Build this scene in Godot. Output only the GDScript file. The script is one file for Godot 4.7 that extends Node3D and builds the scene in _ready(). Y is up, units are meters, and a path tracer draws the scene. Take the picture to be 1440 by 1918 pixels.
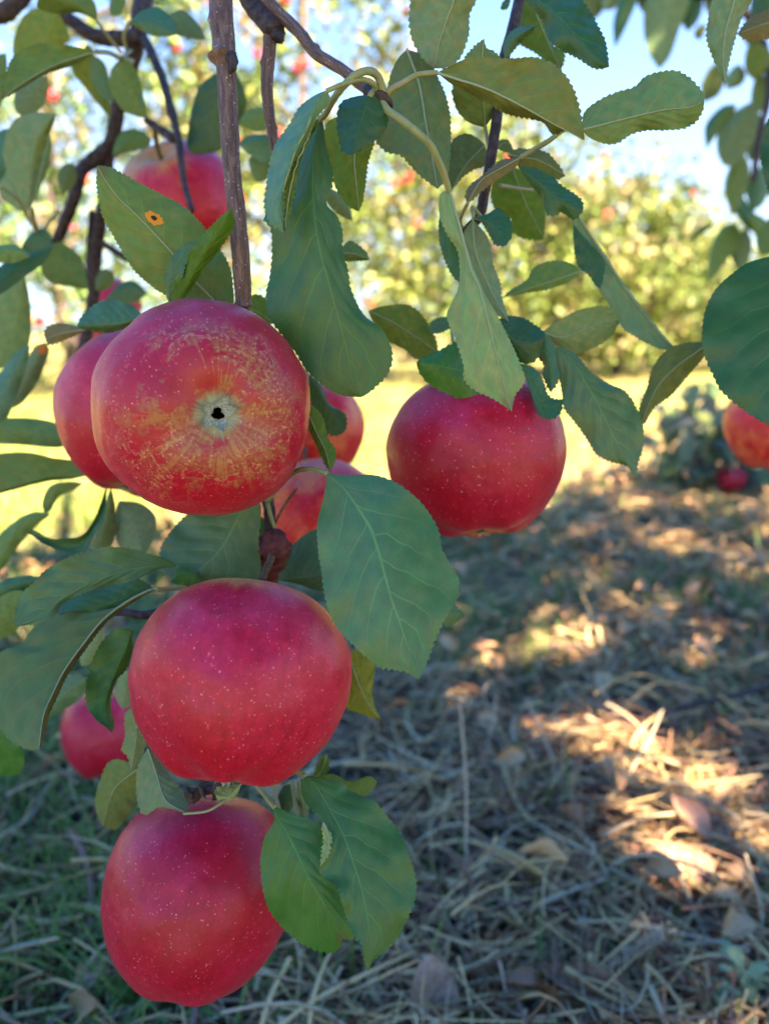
extends Node3D
# An apple branch hanging low in an orchard: near fruit and leaves, litter on the ground, sunlit trees beyond.

const FOCAL := 1385.0
const EYE := Vector3(0.0, 0.5, 0.0)
const PITCH := -0.24
var view_basis: Basis
var rng := RandomNumberGenerator.new()
var names := {}
var M := {}
var leaf_count := 0
var last := {}
var NZ := FastNoiseLite.new()

func _ready() -> void:
	rng.seed = 4711
	NZ.seed = 5
	NZ.frequency = 1.0
	view_basis = Basis(Vector3.RIGHT, PITCH)
	# camera
	var cam := Camera3D.new()
	cam.name = "camera"
	var lens := CameraAttributesPhysical.new()
	lens.frustum_focal_length = 17.33
	lens.frustum_focus_distance = 0.262
	lens.exposure_aperture = 4.7
	lens.frustum_near = 0.02
	lens.frustum_far = 300.0
	cam.attributes = lens
	cam.fov = 69.4
	cam.near = 0.02
	cam.far = 300.0
	add_child(cam)
	cam.transform = Transform3D(view_basis, EYE)
	# sky and exposure
	var we := WorldEnvironment.new()
	we.name = "world_environment"
	var env := Environment.new()
	env.background_mode = Environment.BG_SKY
	var sm := ProceduralSkyMaterial.new()
	sm.sky_top_color = Color(0.22, 0.50, 0.87)
	sm.sky_horizon_color = Color(0.80, 0.88, 0.92)
	sm.sky_curve = 0.22
	sm.ground_bottom_color = Color(0.30, 0.27, 0.20)
	sm.ground_horizon_color = Color(0.45, 0.42, 0.30)
	sm.sun_angle_max = 20.0
	sm.sky_energy_multiplier = 1.0
	var sky := Sky.new()
	sky.sky_material = sm
	env.sky = sky
	env.background_energy_multiplier = 0.255
	env.tonemap_mode = Environment.TONE_MAPPER_LINEAR
	env.tonemap_exposure = 11.0
	env.sdfgi_enabled = true
	env.ssao_enabled = true
	env.ssil_enabled = true
	we.environment = env
	add_child(we)
	var sun := DirectionalLight3D.new()
	sun.name = "sun"
	sun.light_color = Color(1.0, 0.89, 0.78)
	sun.light_energy = 1.6
	sun.light_angular_distance = 0.53
	sun.shadow_enabled = true
	add_child(sun)
	sun.look_at_from_position(Vector3(0.35, 0.75, 0.55) * 10.0, Vector3.ZERO)
	materials()
	build_ground()
	build_far_trees()
	build_overhead_tree()
	build_branches()
	build_apples()
	build_low_bush()
	build_litter()

# ---------------------------------------------------------------- helpers
func numbered(called: String) -> String:
	var k: int = names.get(called, -1) + 1
	names[called] = k
	return called if k == 0 else "%s_%03d" % [called, k]

func tag(o: Node, label := "", category := "", group := "", kind := "") -> Node:
	if label: o.set_meta("label", label)
	if category: o.set_meta("category", category)
	if group: o.set_meta("group", group)
	if kind: o.set_meta("kind", kind)
	return o

func thing(called: String, label: String, category: String, at := Vector3.ZERO, group := "") -> Node3D:
	var o := Node3D.new()
	o.name = numbered(called)
	add_child(o)
	o.position = at
	tag(o, label, category, group)
	return o

func part(called: String, mesh: Mesh, mat: Material, parent: Node, at := Vector3.ZERO) -> MeshInstance3D:
	var o := MeshInstance3D.new()
	o.name = called
	o.mesh = mesh
	if mat: o.material_override = mat
	parent.add_child(o, true)
	o.position = at
	return o

# a point of the place seen at that pixel of the 1440 x 1918 photograph, at a depth in metres along the view
func at(x: float, y: float, d: float) -> Vector3:
	return EYE + view_basis * Vector3((x - 720.0) / FOCAL * d, -(y - 959.0) / FOCAL * d, -d)

func pts(s: String) -> PackedVector2Array:
	var out := PackedVector2Array()
	for w in s.split(" ", false):
		var c := w.split(",")
		out.append(Vector2(float(c[0]), float(c[1])))
	return out

func smooth2(p: PackedVector2Array, sub := 8) -> PackedVector2Array:
	var out := PackedVector2Array()
	var n := p.size()
	for i in n - 1:
		var a := p[maxi(i - 1, 0)]
		var b := p[i]
		var c := p[i + 1]
		var d := p[mini(i + 2, n - 1)]
		for k in sub:
			out.append(b.cubic_interpolate(c, a, d, float(k) / sub))
	out.append(p[n - 1])
	return out

func smooth3(p: PackedVector3Array, sub := 6) -> PackedVector3Array:
	var out := PackedVector3Array()
	var n := p.size()
	for i in n - 1:
		for k in sub:
			out.append(p[i].cubic_interpolate(p[i + 1], p[maxi(i - 1, 0)], p[mini(i + 2, n - 1)], float(k) / sub))
	out.append(p[n - 1])
	return out

func resample(p: PackedVector2Array, n: int) -> PackedVector2Array:
	var cum := PackedFloat32Array([0.0])
	for i in range(1, p.size()):
		cum.append(cum[i - 1] + p[i].distance_to(p[i - 1]))
	var total := cum[cum.size() - 1]
	var out := PackedVector2Array()
	var j := 0
	for i in n + 1:
		var want := total * i / n
		while j < p.size() - 2 and cum[j + 1] < want: j += 1
		var seg := maxf(cum[j + 1] - cum[j], 1e-6)
		out.append(p[j].lerp(p[j + 1], clampf((want - cum[j]) / seg, 0.0, 1.0)))
	return out

func array_mesh(v: PackedVector3Array, n: PackedVector3Array, uv: PackedVector2Array, idx: PackedInt32Array, col := PackedColorArray(), into: ArrayMesh = null) -> ArrayMesh:
	var a := []
	a.resize(Mesh.ARRAY_MAX)
	a[Mesh.ARRAY_VERTEX] = v
	a[Mesh.ARRAY_NORMAL] = n
	if uv.size(): a[Mesh.ARRAY_TEX_UV] = uv
	if col.size(): a[Mesh.ARRAY_COLOR] = col
	a[Mesh.ARRAY_INDEX] = idx
	var m := into if into else ArrayMesh.new()
	m.add_surface_from_arrays(Mesh.PRIMITIVE_TRIANGLES, a)
	return m

# a tapering round limb along a path; lumps give knots and buds
func limb(path: PackedVector3Array, r0: float, r1: float, sides := 10, rough := 0.0, lumps: Array = [], radii := PackedFloat32Array()) -> ArrayMesh:
	var p := smooth3(path, 8 if rough > 0.0 else 5)
	var n := p.size()
	var v := PackedVector3Array()
	var nn := PackedVector3Array()
	var uv := PackedVector2Array()
	var idx := PackedInt32Array()
	var side := Vector3(0.31, 0.2, 0.93)
	var run := 0.0
	for i in n:
		var t := (p[mini(i + 1, n - 1)] - p[maxi(i - 1, 0)]).normalized()
		side = (side - t * side.dot(t)).normalized()
		var up := t.cross(side)
		var f := float(i) / (n - 1)
		if i > 0: run += p[i].distance_to(p[i - 1])
		var r := lerpf(r0, r1, f)
		if radii.size() > 1:
			var q := f * (radii.size() - 1)
			var qi := mini(int(q), radii.size() - 2)
			r = lerpf(radii[qi], radii[qi + 1], smoothstep(0.0, 1.0, q - qi))
		for k in sides + 1:
			var a := TAU * k / sides
			var dir := side * cos(a) + up * sin(a)
			var rr := r
			if rough > 0.0:
				var w := dir * 1.6 + Vector3(0, run / maxf(r0, 1e-4) * 0.7, 0)
				rr *= 1.0 + rough * NZ.get_noise_3d(w.x, w.y, w.z) + rough * 0.6 * NZ.get_noise_3d(w.x * 3.0, w.y * 2.4, w.z * 3.0)
			for l in lumps:
				var dd: float = (f - l[0]) / l[2]
				var da := cos(a - l[1])
				rr += r * l[3] * exp(-dd * dd) * maxf(0.0, da if l[1] >= 0.0 else 1.0)
			v.append(p[i] + dir * rr)
			nn.append(dir)
			uv.append(Vector2(float(k) / sides, run * 30.0))
	for i in n - 1:
		for k in sides:
			var a := i * (sides + 1) + k
			var b := a + sides + 1
			idx.append_array([a, a + 1, b, a + 1, b + 1, b])
	for e in [0, n - 1]:
		var c := v.size()
		var t := (p[1] - p[0]).normalized() * -1.0 if e == 0 else (p[n - 1] - p[n - 2]).normalized()
		v.append(p[e] + t * lerpf(r0, r1, 0.0 if e == 0 else 1.0) * 0.4)
		nn.append(t)
		uv.append(Vector2(0.5, run * 30.0))
		for k in sides:
			var a: int = e * (sides + 1) + k
			if e == 0: idx.append_array([c, a + 1, a])
			else: idx.append_array([c, a, a + 1])
	var out := v.duplicate()
	fix_normals(v, nn, idx, sides, n)
	return array_mesh(out, nn, uv, idx)

# smooth shading normals from the faces themselves, the seam of a round limb closed
func fix_normals(v: PackedVector3Array, nn: PackedVector3Array, idx: PackedInt32Array, sides: int, rows: int) -> void:
	var acc := PackedVector3Array()
	acc.resize(v.size())
	for i in range(0, idx.size(), 3):
		var a := idx[i]
		var b := idx[i + 1]
		var c := idx[i + 2]
		var f := (v[c] - v[a]).cross(v[b] - v[a])
		acc[a] += f
		acc[b] += f
		acc[c] += f
	for i in rows:
		var a := i * (sides + 1)
		var s := acc[a] + acc[a + sides]
		acc[a] = s
		acc[a + sides] = s
	for i in v.size():
		if acc[i].length() > 1e-14: nn[i] = acc[i].normalized()

func flat_mat(c: Color, rough := 0.8, spec := 0.4) -> StandardMaterial3D:
	var m := StandardMaterial3D.new()
	m.albedo_color = c.linear_to_srgb()
	m.roughness = rough
	m.metallic_specular = spec
	return m

func noise_mat(a: Color, b: Color, c: Color, freq: float, rough: float, scale := 1.0, bump := 0.0, sd := 1) -> StandardMaterial3D:
	var m := StandardMaterial3D.new()
	var t := NoiseTexture2D.new()
	t.width = 512
	t.height = 512
	t.seamless = true
	var f := FastNoiseLite.new()
	f.seed = sd
	f.frequency = freq
	f.fractal_octaves = 5
	f.fractal_gain = 0.62
	t.noise = f
	var g := Gradient.new()
	g.offsets = PackedFloat32Array([0.25, 0.5, 0.75])
	g.colors = PackedColorArray([a.linear_to_srgb(), b.linear_to_srgb(), c.linear_to_srgb()])
	t.color_ramp = g
	m.albedo_texture = t
	m.roughness = rough
	m.metallic_specular = 0.35
	m.uv1_triplanar = true
	m.uv1_world_triplanar = true
	m.uv1_scale = Vector3.ONE * scale
	if bump > 0.0:
		m.heightmap_enabled = true
		m.heightmap_scale = bump
		var h := NoiseTexture2D.new()
		h.width = 512
		h.height = 512
		h.seamless = true
		h.noise = f
		m.heightmap_texture = h
	return m

func texture(w: int, h: int, data: PackedByteArray, format: int) -> ImageTexture:
	return ImageTexture.create_from_image(Image.create_from_data(w, h, false, format, data))
# ---------------------------------------------------------------- materials
func materials() -> void:
	var t := leaf_maps(false)
	M.leaf_top = leaf_mat(t, 0.43, 0.5)
	t = leaf_maps(true)
	M.leaf_under = leaf_mat(t, 0.62, 0.4)
	M.thin_top = M.leaf_top.duplicate()
	M.thin_top.backlight = Color(1.0, 1.0, 0.8)
	M.thin_under = M.leaf_under.duplicate()
	M.thin_under.backlight = Color(1.0, 1.0, 0.8)
	M.vein = flat_mat(Color(0.30, 0.36, 0.18), 0.55)
	M.petiole = noise_mat(Color(0.20, 0.24, 0.09), Color(0.27, 0.31, 0.12), Color(0.33, 0.30, 0.15), 0.02, 0.5, 8.0)
	M.bark = bark_mat()
	M.dark_bark = noise_mat(Color(0.025, 0.018, 0.017), Color(0.05, 0.036, 0.032), Color(0.10, 0.075, 0.062), 0.02, 0.7, 18.0, 0.05, 3)
	M.trunk = noise_mat(Color(0.05, 0.04, 0.03), Color(0.10, 0.08, 0.06), Color(0.17, 0.15, 0.12), 0.02, 0.9, 3.0, 0.6, 4)
	M.stem = noise_mat(Color(0.05, 0.03, 0.018), Color(0.12, 0.075, 0.04), Color(0.19, 0.15, 0.07), 0.03, 0.7, 30.0)
	M.sepal = noise_mat(Color(0.16, 0.17, 0.11), Color(0.30, 0.33, 0.23), Color(0.42, 0.44, 0.33), 0.05, 0.9, 30.0)
	M.eye = flat_mat(Color(0.10, 0.06, 0.032), 0.9, 0.1)
	M.withered = noise_mat(Color(0.05, 0.015, 0.012), Color(0.14, 0.035, 0.03), Color(0.20, 0.07, 0.04), 0.02, 0.7, 20.0, 0.05, 6)
	M.dry_leaf = noise_mat(Color(0.14, 0.07, 0.04), Color(0.30, 0.17, 0.10), Color(0.45, 0.30, 0.19), 0.02, 0.8, 12.0, 0.05, 7)
	M.foliage = StandardMaterial3D.new()
	M.foliage.vertex_color_use_as_albedo = true
	M.foliage.roughness = 0.5
	M.foliage.metallic_specular = 0.35
	M.foliage.backlight_enabled = true
	M.foliage.backlight = Color(0.7, 0.7, 0.7)
	M.straw = StandardMaterial3D.new()
	M.straw.vertex_color_use_as_albedo = true
	M.straw.roughness = 0.6
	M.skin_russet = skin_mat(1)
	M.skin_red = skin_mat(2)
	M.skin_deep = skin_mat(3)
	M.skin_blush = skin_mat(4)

func leaf_mat(t: Array, rough: float, spec: float) -> StandardMaterial3D:
	var m := StandardMaterial3D.new()
	m.albedo_texture = t[0]
	m.vertex_color_use_as_albedo = true
	m.roughness = rough
	m.metallic_specular = spec
	m.heightmap_enabled = true
	m.heightmap_texture = t[1]
	m.heightmap_scale = 0.03
	m.backlight_enabled = true
	m.backlight = Color(0.42, 0.42, 0.36)
	m.texture_repeat = false
	return m

# the blade of a leaf, u across (midrib in the middle) and v from base to tip; colours stay near 1 so that a leaf's own tint decides
func leaf_maps(under: bool) -> Array:
	var w := 384
	var h := 768
	var rgb := PackedByteArray()
	rgb.resize(w * h * 3)
	var hm := PackedByteArray()
	hm.resize(w * h)
	var big := FastNoiseLite.new()
	big.seed = 21 if under else 11
	big.frequency = 0.012
	var cell := FastNoiseLite.new()
	cell.seed = 3
	cell.noise_type = FastNoiseLite.TYPE_CELLULAR
	cell.cellular_return_type = FastNoiseLite.RETURN_DISTANCE2_SUB
	cell.frequency = 0.085
	var warp := FastNoiseLite.new()
	warp.seed = 9
	warp.frequency = 0.007
	warp.fractal_octaves = 2
	var fine := FastNoiseLite.new()
	fine.seed = 31
	fine.frequency = 0.3
	var vein_c := Color(0.98, 1.0, 0.93) if under else Color(0.88, 0.95, 0.70)
	var blade := Color(0.80, 0.83, 0.76) if under else Color(0.60, 0.68, 0.58)
	for y in h:
		var t := float(y) / h
		for x in w:
			var u := (x + 0.5) / w * 2.0 - 1.0
			var s := absf(u)
			var wn := warp.get_noise_2d(x, y)
			var f := (t - 0.27 * pow(s, 1.15)) * 7.5 + (0.5 if u > 0.0 else 0.0) + wn * 0.2
			var d := absf(f - roundf(f)) / 7.5
			var vw := 0.0044 * (1.0 - 0.62 * s)
			var lat := exp(-d * d / (vw * vw)) * (1.0 - s * s * 0.9) * smoothstep(1.0, 0.86, t)
			var mw := 0.030 * (1.0 - 0.72 * t)
			var mid := exp(-u * u / (mw * mw))
			var f3 := (t + 0.10 * s) * 40.0 + wn * 3.0 + floorf(f) * 0.37
			var d3 := absf(f3 - roundf(f3))
			var ter := smoothstep(0.10, 0.0, d3) * 0.35 * smoothstep(0.04, 0.2, s)
			var net := smoothstep(0.16, 0.0, cell.get_noise_2d(x + wn * 20.0, y) + 1.0) 
			var vein := clampf(maxf(mid, lat * 0.85) + ter * 0.5 + net * 0.34, 0.0, 1.0)
			var b := 1.0 + 0.09 * big.get_noise_2d(x, y) + 0.06 * fine.get_noise_2d(x, y)
			var c := blade * b
			c.r *= 1.0 + 0.2 * big.get_noise_2d(x + 500.0, y)
			c = c.lerp(vein_c, vein * (0.7 if under else 0.72))
			var o := (y * w + x) * 3
			rgb[o] = int(clampf(c.r, 0.0, 1.0) * 255.0)
			rgb[o + 1] = int(clampf(c.g, 0.0, 1.0) * 255.0)
			rgb[o + 2] = int(clampf(c.b, 0.0, 1.0) * 255.0)
			var bulge := 1.0 - exp(-d * d * 900.0) * 0.0
			var wide := exp(-d * d / 0.0007)
			var hh := 0.62 - 0.10 * wide * (1.0 - s) - 0.22 * lat - 0.25 * mid - 0.22 * net - 0.16 * ter + 0.05 * fine.get_noise_2d(x, y)
			if under: hh = 0.35 + 0.08 * wide * (1.0 - s) + 0.3 * lat + 0.3 * mid + 0.12 * net + 0.1 * ter + 0.08 * fine.get_noise_2d(x, y)
			hm[y * w + x] = int(clampf(hh * bulge, 0.0, 1.0) * 255.0)
	return [texture(w, h, rgb, Image.FORMAT_RGB8), texture(w, h, hm, Image.FORMAT_L8)]

func bark_mat() -> StandardMaterial3D:
	var w := 256
	var h := 512
	var rgb := PackedByteArray()
	rgb.resize(w * h * 3)
	var hm := PackedByteArray()
	hm.resize(w * h)
	var long := FastNoiseLite.new()
	long.frequency = 0.05
	var fine := FastNoiseLite.new()
	fine.seed = 8
	fine.frequency = 0.11
	for y in h:
		for x in w:
			var a := TAU * x / w
			var p := Vector3(cos(a) * 40.0, sin(a) * 40.0, 0)
			var n := long.get_noise_3d(p.x, p.y, y * 0.16)
			var n2 := fine.get_noise_3d(p.x, p.y, y * 0.5)
			var k := clampf(0.5 + 0.7 * n + 0.35 * n2, 0.0, 1.0)
			var c := Color(0.29, 0.21, 0.165).lerp(Color(0.54, 0.44, 0.36), k)
			var crack := smoothstep(0.05, 0.0, absf(n + 0.06)) * smoothstep(-0.1, 0.25, n2)
			c = c.lerp(Color(0.14, 0.10, 0.09), crack * 0.7)
			var o := (y * w + x) * 3
			rgb[o] = int(c.r * 255.0)
			rgb[o + 1] = int(c.g * 255.0)
			rgb[o + 2] = int(c.b * 255.0)
			hm[y * w + x] = int(clampf(k * 0.7 - crack * 0.35 + 0.15, 0.0, 1.0) * 255.0)
	var r := RandomNumberGenerator.new()
	r.seed = 77
	for i in 70:
		var cx := r.randi() % w
		var cy := r.randi_range(6, h - 7)
		var rx := r.randf_range(2.6, 5.2)
		var ry := r.randf_range(1.6, 3.6)
		for dy in range(-4, 5):
			for dx in range(-6, 7):
				var q := 1.0 - (dx * dx / (rx * rx) + dy * dy / (ry * ry))
				if q <= 0.0: continue
				var x := posmod(cx + dx, w)
				var o := ((cy + dy) * w + x) * 3
				var m := minf(1.0, q * 2.0)
				rgb[o] = int(lerpf(rgb[o], 205.0, m))
				rgb[o + 1] = int(lerpf(rgb[o + 1], 185.0, m))
				rgb[o + 2] = int(lerpf(rgb[o + 2], 158.0, m))
				hm[(cy + dy) * w + x] = int(lerpf(hm[(cy + dy) * w + x], 255.0, m))
	var m2 := StandardMaterial3D.new()
	m2.albedo_texture = texture(w, h, rgb, Image.FORMAT_RGB8)
	m2.roughness = 0.62
	m2.metallic_specular = 0.4
	m2.heightmap_enabled = true
	m2.heightmap_scale = 0.05
	m2.heightmap_texture = texture(w, h, hm, Image.FORMAT_L8)
	m2.uv1_scale = Vector3(1, 0.62, 1)
	return m2

func mix3(a: Vector3, b: Vector3, t: float) -> Vector3:
	return a.lerp(b, clampf(t, 0.0, 1.0))

# skin of an apple: u round the axis, v from stem (0) to calyx (1); colours in sRGB bytes
func skin_mat(kind: int) -> StandardMaterial3D:
	var w := 1024
	var h := 512
	if kind == 4:
		w = 512
		h = 256
	var rgb := PackedByteArray()
	rgb.resize(w * h * 3)
	var n1 := FastNoiseLite.new()
	n1.seed = 100 + kind
	n1.frequency = 1.3
	n1.fractal_octaves = 3
	var n2 := FastNoiseLite.new()
	n2.seed = 200 + kind
	n2.frequency = 5.0
	n2.fractal_octaves = 4
	var n3 := FastNoiseLite.new()
	n3.seed = 300 + kind
	n3.frequency = 22.0
	n3.fractal_octaves = 2
	var st := FastNoiseLite.new()
	st.seed = 400 + kind
	st.frequency = 9.0
	st.fractal_octaves = 3
	var red := Vector3(182, 6, 38)
	var rose := Vector3(194, 34, 66)
	var deep := Vector3(150, 3, 22)
	var ground := Vector3(206, 164, 66)
	if kind == 3:
		red = Vector3(168, 3, 34)
		rose = Vector3(182, 24, 62)
	if kind == 4:
		red = Vector3(206, 24, 34)
		rose = Vector3(222, 84, 60)
		ground = Vector3(228, 142, 62)
	for y in h:
		var th := PI * (y + 0.5) / h
		var sy := cos(th)
		var sr := sin(th)
		for x in w:
			var ph := TAU * (x + 0.5) / w
			var cx := sr * cos(ph)
			var cz := sr * sin(ph)
			var a := n1.get_noise_3d(cx, sy, cz)
			var b := n2.get_noise_3d(cx, sy, cz)
			var g := n3.get_noise_3d(cx, sy, cz)
			# streaks run from pole to pole
			var s := st.get_noise_3d(cos(ph), sin(ph), sy * 0.22)
			var c := mix3(red, rose, 0.5 + 1.3 * a + 0.35 * b)
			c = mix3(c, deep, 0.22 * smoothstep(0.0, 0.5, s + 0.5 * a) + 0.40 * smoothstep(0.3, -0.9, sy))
			var cal := th / PI  # 0 stem .. 1 calyx
			var yellow := 0.0
			if kind == 2:
				yellow = maxf(smoothstep(0.90, 0.985, cal + 0.04 * b + 0.03 * s), smoothstep(0.27, 0.08, cal + 0.14 * a + 0.05 * s)) * 0.85
			elif kind == 3:
				yellow = smoothstep(0.88, 0.98, cal + 0.05 * b + 0.03 * s) * 0.8
			elif kind == 4:
				yellow = 0.62 * smoothstep(-0.35, 0.75, a * 1.3 + 0.3 * s + 0.15 * b)
				yellow = maxf(yellow, smoothstep(0.34, 0.08, cal + 0.12 * a + 0.06 * s))
			else:
				yellow = 0.5 * smoothstep(0.12, 0.55, s + 0.6 * b) * smoothstep(0.55, 0.95, cal)
			c = mix3(c, ground, yellow)
			# fine flecks of the skin
			c *= 1.0 + 0.10 * g + 0.05 * b
			if kind == 1:
				var q := PI - th
				# russet: olive-brown patches and netting spreading from the calyx basin
				var patch := smoothstep(0.02, 0.22, b * 0.8 + a * 0.9 + 0.42 - q * 0.52) * smoothstep(1.45, 0.35, q)
				c = mix3(c, Vector3(150, 116, 56), patch * (0.55 + 0.5 * g))
				var net := smoothstep(0.10, 0.0, absf(b + 0.15 * g)) * smoothstep(0.0, 0.25, g + 0.2) * smoothstep(2.0, 0.5, q) * smoothstep(-0.25, 0.2, a)
				c = mix3(c, Vector3(206, 150, 104), net * 0.7)
				c = mix3(c, Vector3(166, 130, 62), 0.30 * smoothstep(0.85, 0.15, q + 0.45 * a + 0.30 * b))
				var ray := smoothstep(0.12, 0.42, s + 0.25 * b) * smoothstep(1.0, 0.3, q)
				c = mix3(c, Vector3(196, 150, 92), ray * 0.10)
				c = mix3(c, Vector3(150, 152, 112), smoothstep(0.20, 0.10, q + 0.05 * b + 0.05 * s))
				c = mix3(c, Vector3(186, 190, 160), smoothstep(0.13, 0.05, q + 0.05 * s) * (0.7 + 0.5 * g))
			var o := (y * w + x) * 3
			rgb[o] = int(clampf(c.x, 0.0, 255.0))
			rgb[o + 1] = int(clampf(c.y, 0.0, 255.0))
			rgb[o + 2] = int(clampf(c.z, 0.0, 255.0))
	# lenticels: pale corky dots, closer together towards the calyx
	var r := RandomNumberGenerator.new()
	r.seed = 60 + kind
	var px := w / 1024.0
	for i in (1700 if kind == 1 else 1900):
		var sy := 1.0 - 2.0 * pow(r.randf(), 0.78)
		var th := acos(clampf(sy, -1.0, 1.0))
		var cx := r.randf() * w
		var cy := th / PI * h
		var ry := r.randf_range(0.38, 1.05) * px
		if r.randf() < 0.12: ry *= 1.5
		var stretch := 1.0 / maxf(sin(th), 0.08)
		dot_on(rgb, w, h, cx, cy, ry * stretch, ry, Vector3(236, 178, 152), r.randf_range(0.3, 0.9))
	if kind == 1:
		# short corky scratches over the blushed side
		for i in 900:
			var sy := r.randf_range(-0.95, 0.5)
			var th := acos(sy)
			var cx := r.randf() * w
			var cy := th / PI * h
			if n1.get_noise_3d(sin(th) * cos(TAU * cx / w), sy, sin(th) * sin(TAU * cx / w)) < -0.12: continue
			var ang := r.randf() * TAU
			var stretch := 1.0 / maxf(sin(th), 0.08)
			var bend := r.randf_range(-0.5, 0.5)
			var col := Vector3(222, 158, 128).lerp(Vector3(196, 146, 92), r.randf())
			var al := r.randf_range(0.25, 0.75)
			for k in r.randi_range(3, 10):
				dot_on(rgb, w, h, cx, cy, 0.5 * stretch, 0.5, col, al)
				ang += bend
				cx += cos(ang) * 1.2 * stretch
				cy += sin(ang) * 1.2
	var m := StandardMaterial3D.new()
	m.albedo_texture = texture(w, h, rgb, Image.FORMAT_RGB8)
	m.roughness = 0.42
	m.metallic_specular = 0.45
	m.rim_enabled = true
	m.rim = 0.07
	m.rim_tint = 0.2
	return m

func dot_on(rgb: PackedByteArray, w: int, h: int, cx: float, cy: float, rx: float, ry: float, c: Vector3, alpha: float) -> void:
	for yy in range(int(cy - ry - 1.0), int(cy + ry + 2.0)):
		if yy < 0 or yy >= h: continue
		for xx in range(int(cx - rx - 1.0), int(cx + rx + 2.0)):
			var dx := (xx + 0.5 - cx) / (rx + 0.35)
			var dy := (yy + 0.5 - cy) / (ry + 0.35)
			var q := 1.0 - dx * dx - dy * dy
			if q <= 0.0: continue
			var m := minf(1.0, q * 1.6) * alpha
			var o := (yy * w + posmod(xx, w)) * 3
			rgb[o] = int(lerpf(rgb[o], c.x, m))
			rgb[o + 1] = int(lerpf(rgb[o + 1], c.y, m))
			rgb[o + 2] = int(lerpf(rgb[o + 2], c.z, m))
# ---------------------------------------------------------------- leaves
const TINTS := {
	"dark": [Color(0.062, 0.140, 0.052), Color(0.17, 0.24, 0.11)],
	"deep": [Color(0.040, 0.110, 0.052), Color(0.14, 0.21, 0.10)],
	"rich": [Color(0.060, 0.185, 0.040), Color(0.17, 0.26, 0.10)],
	"grey": [Color(0.110, 0.180, 0.105), Color(0.20, 0.26, 0.16)],
	"teal": [Color(0.105, 0.200, 0.150), Color(0.20, 0.27, 0.17)],
	"mid": [Color(0.085, 0.165, 0.050), Color(0.155, 0.225, 0.075)],
	"olive": [Color(0.110, 0.150, 0.045), Color(0.155, 0.190, 0.065)],
	"pale": [Color(0.20, 0.28, 0.13), Color(0.255, 0.320, 0.175)],
	"lime": [Color(0.17, 0.27, 0.05), Color(0.235, 0.330, 0.060)],
	"gold": [Color(0.30, 0.33, 0.06), Color(0.38, 0.40, 0.09)],
	"brown": [Color(0.16, 0.13, 0.05), Color(0.19, 0.15, 0.07)],
}

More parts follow.
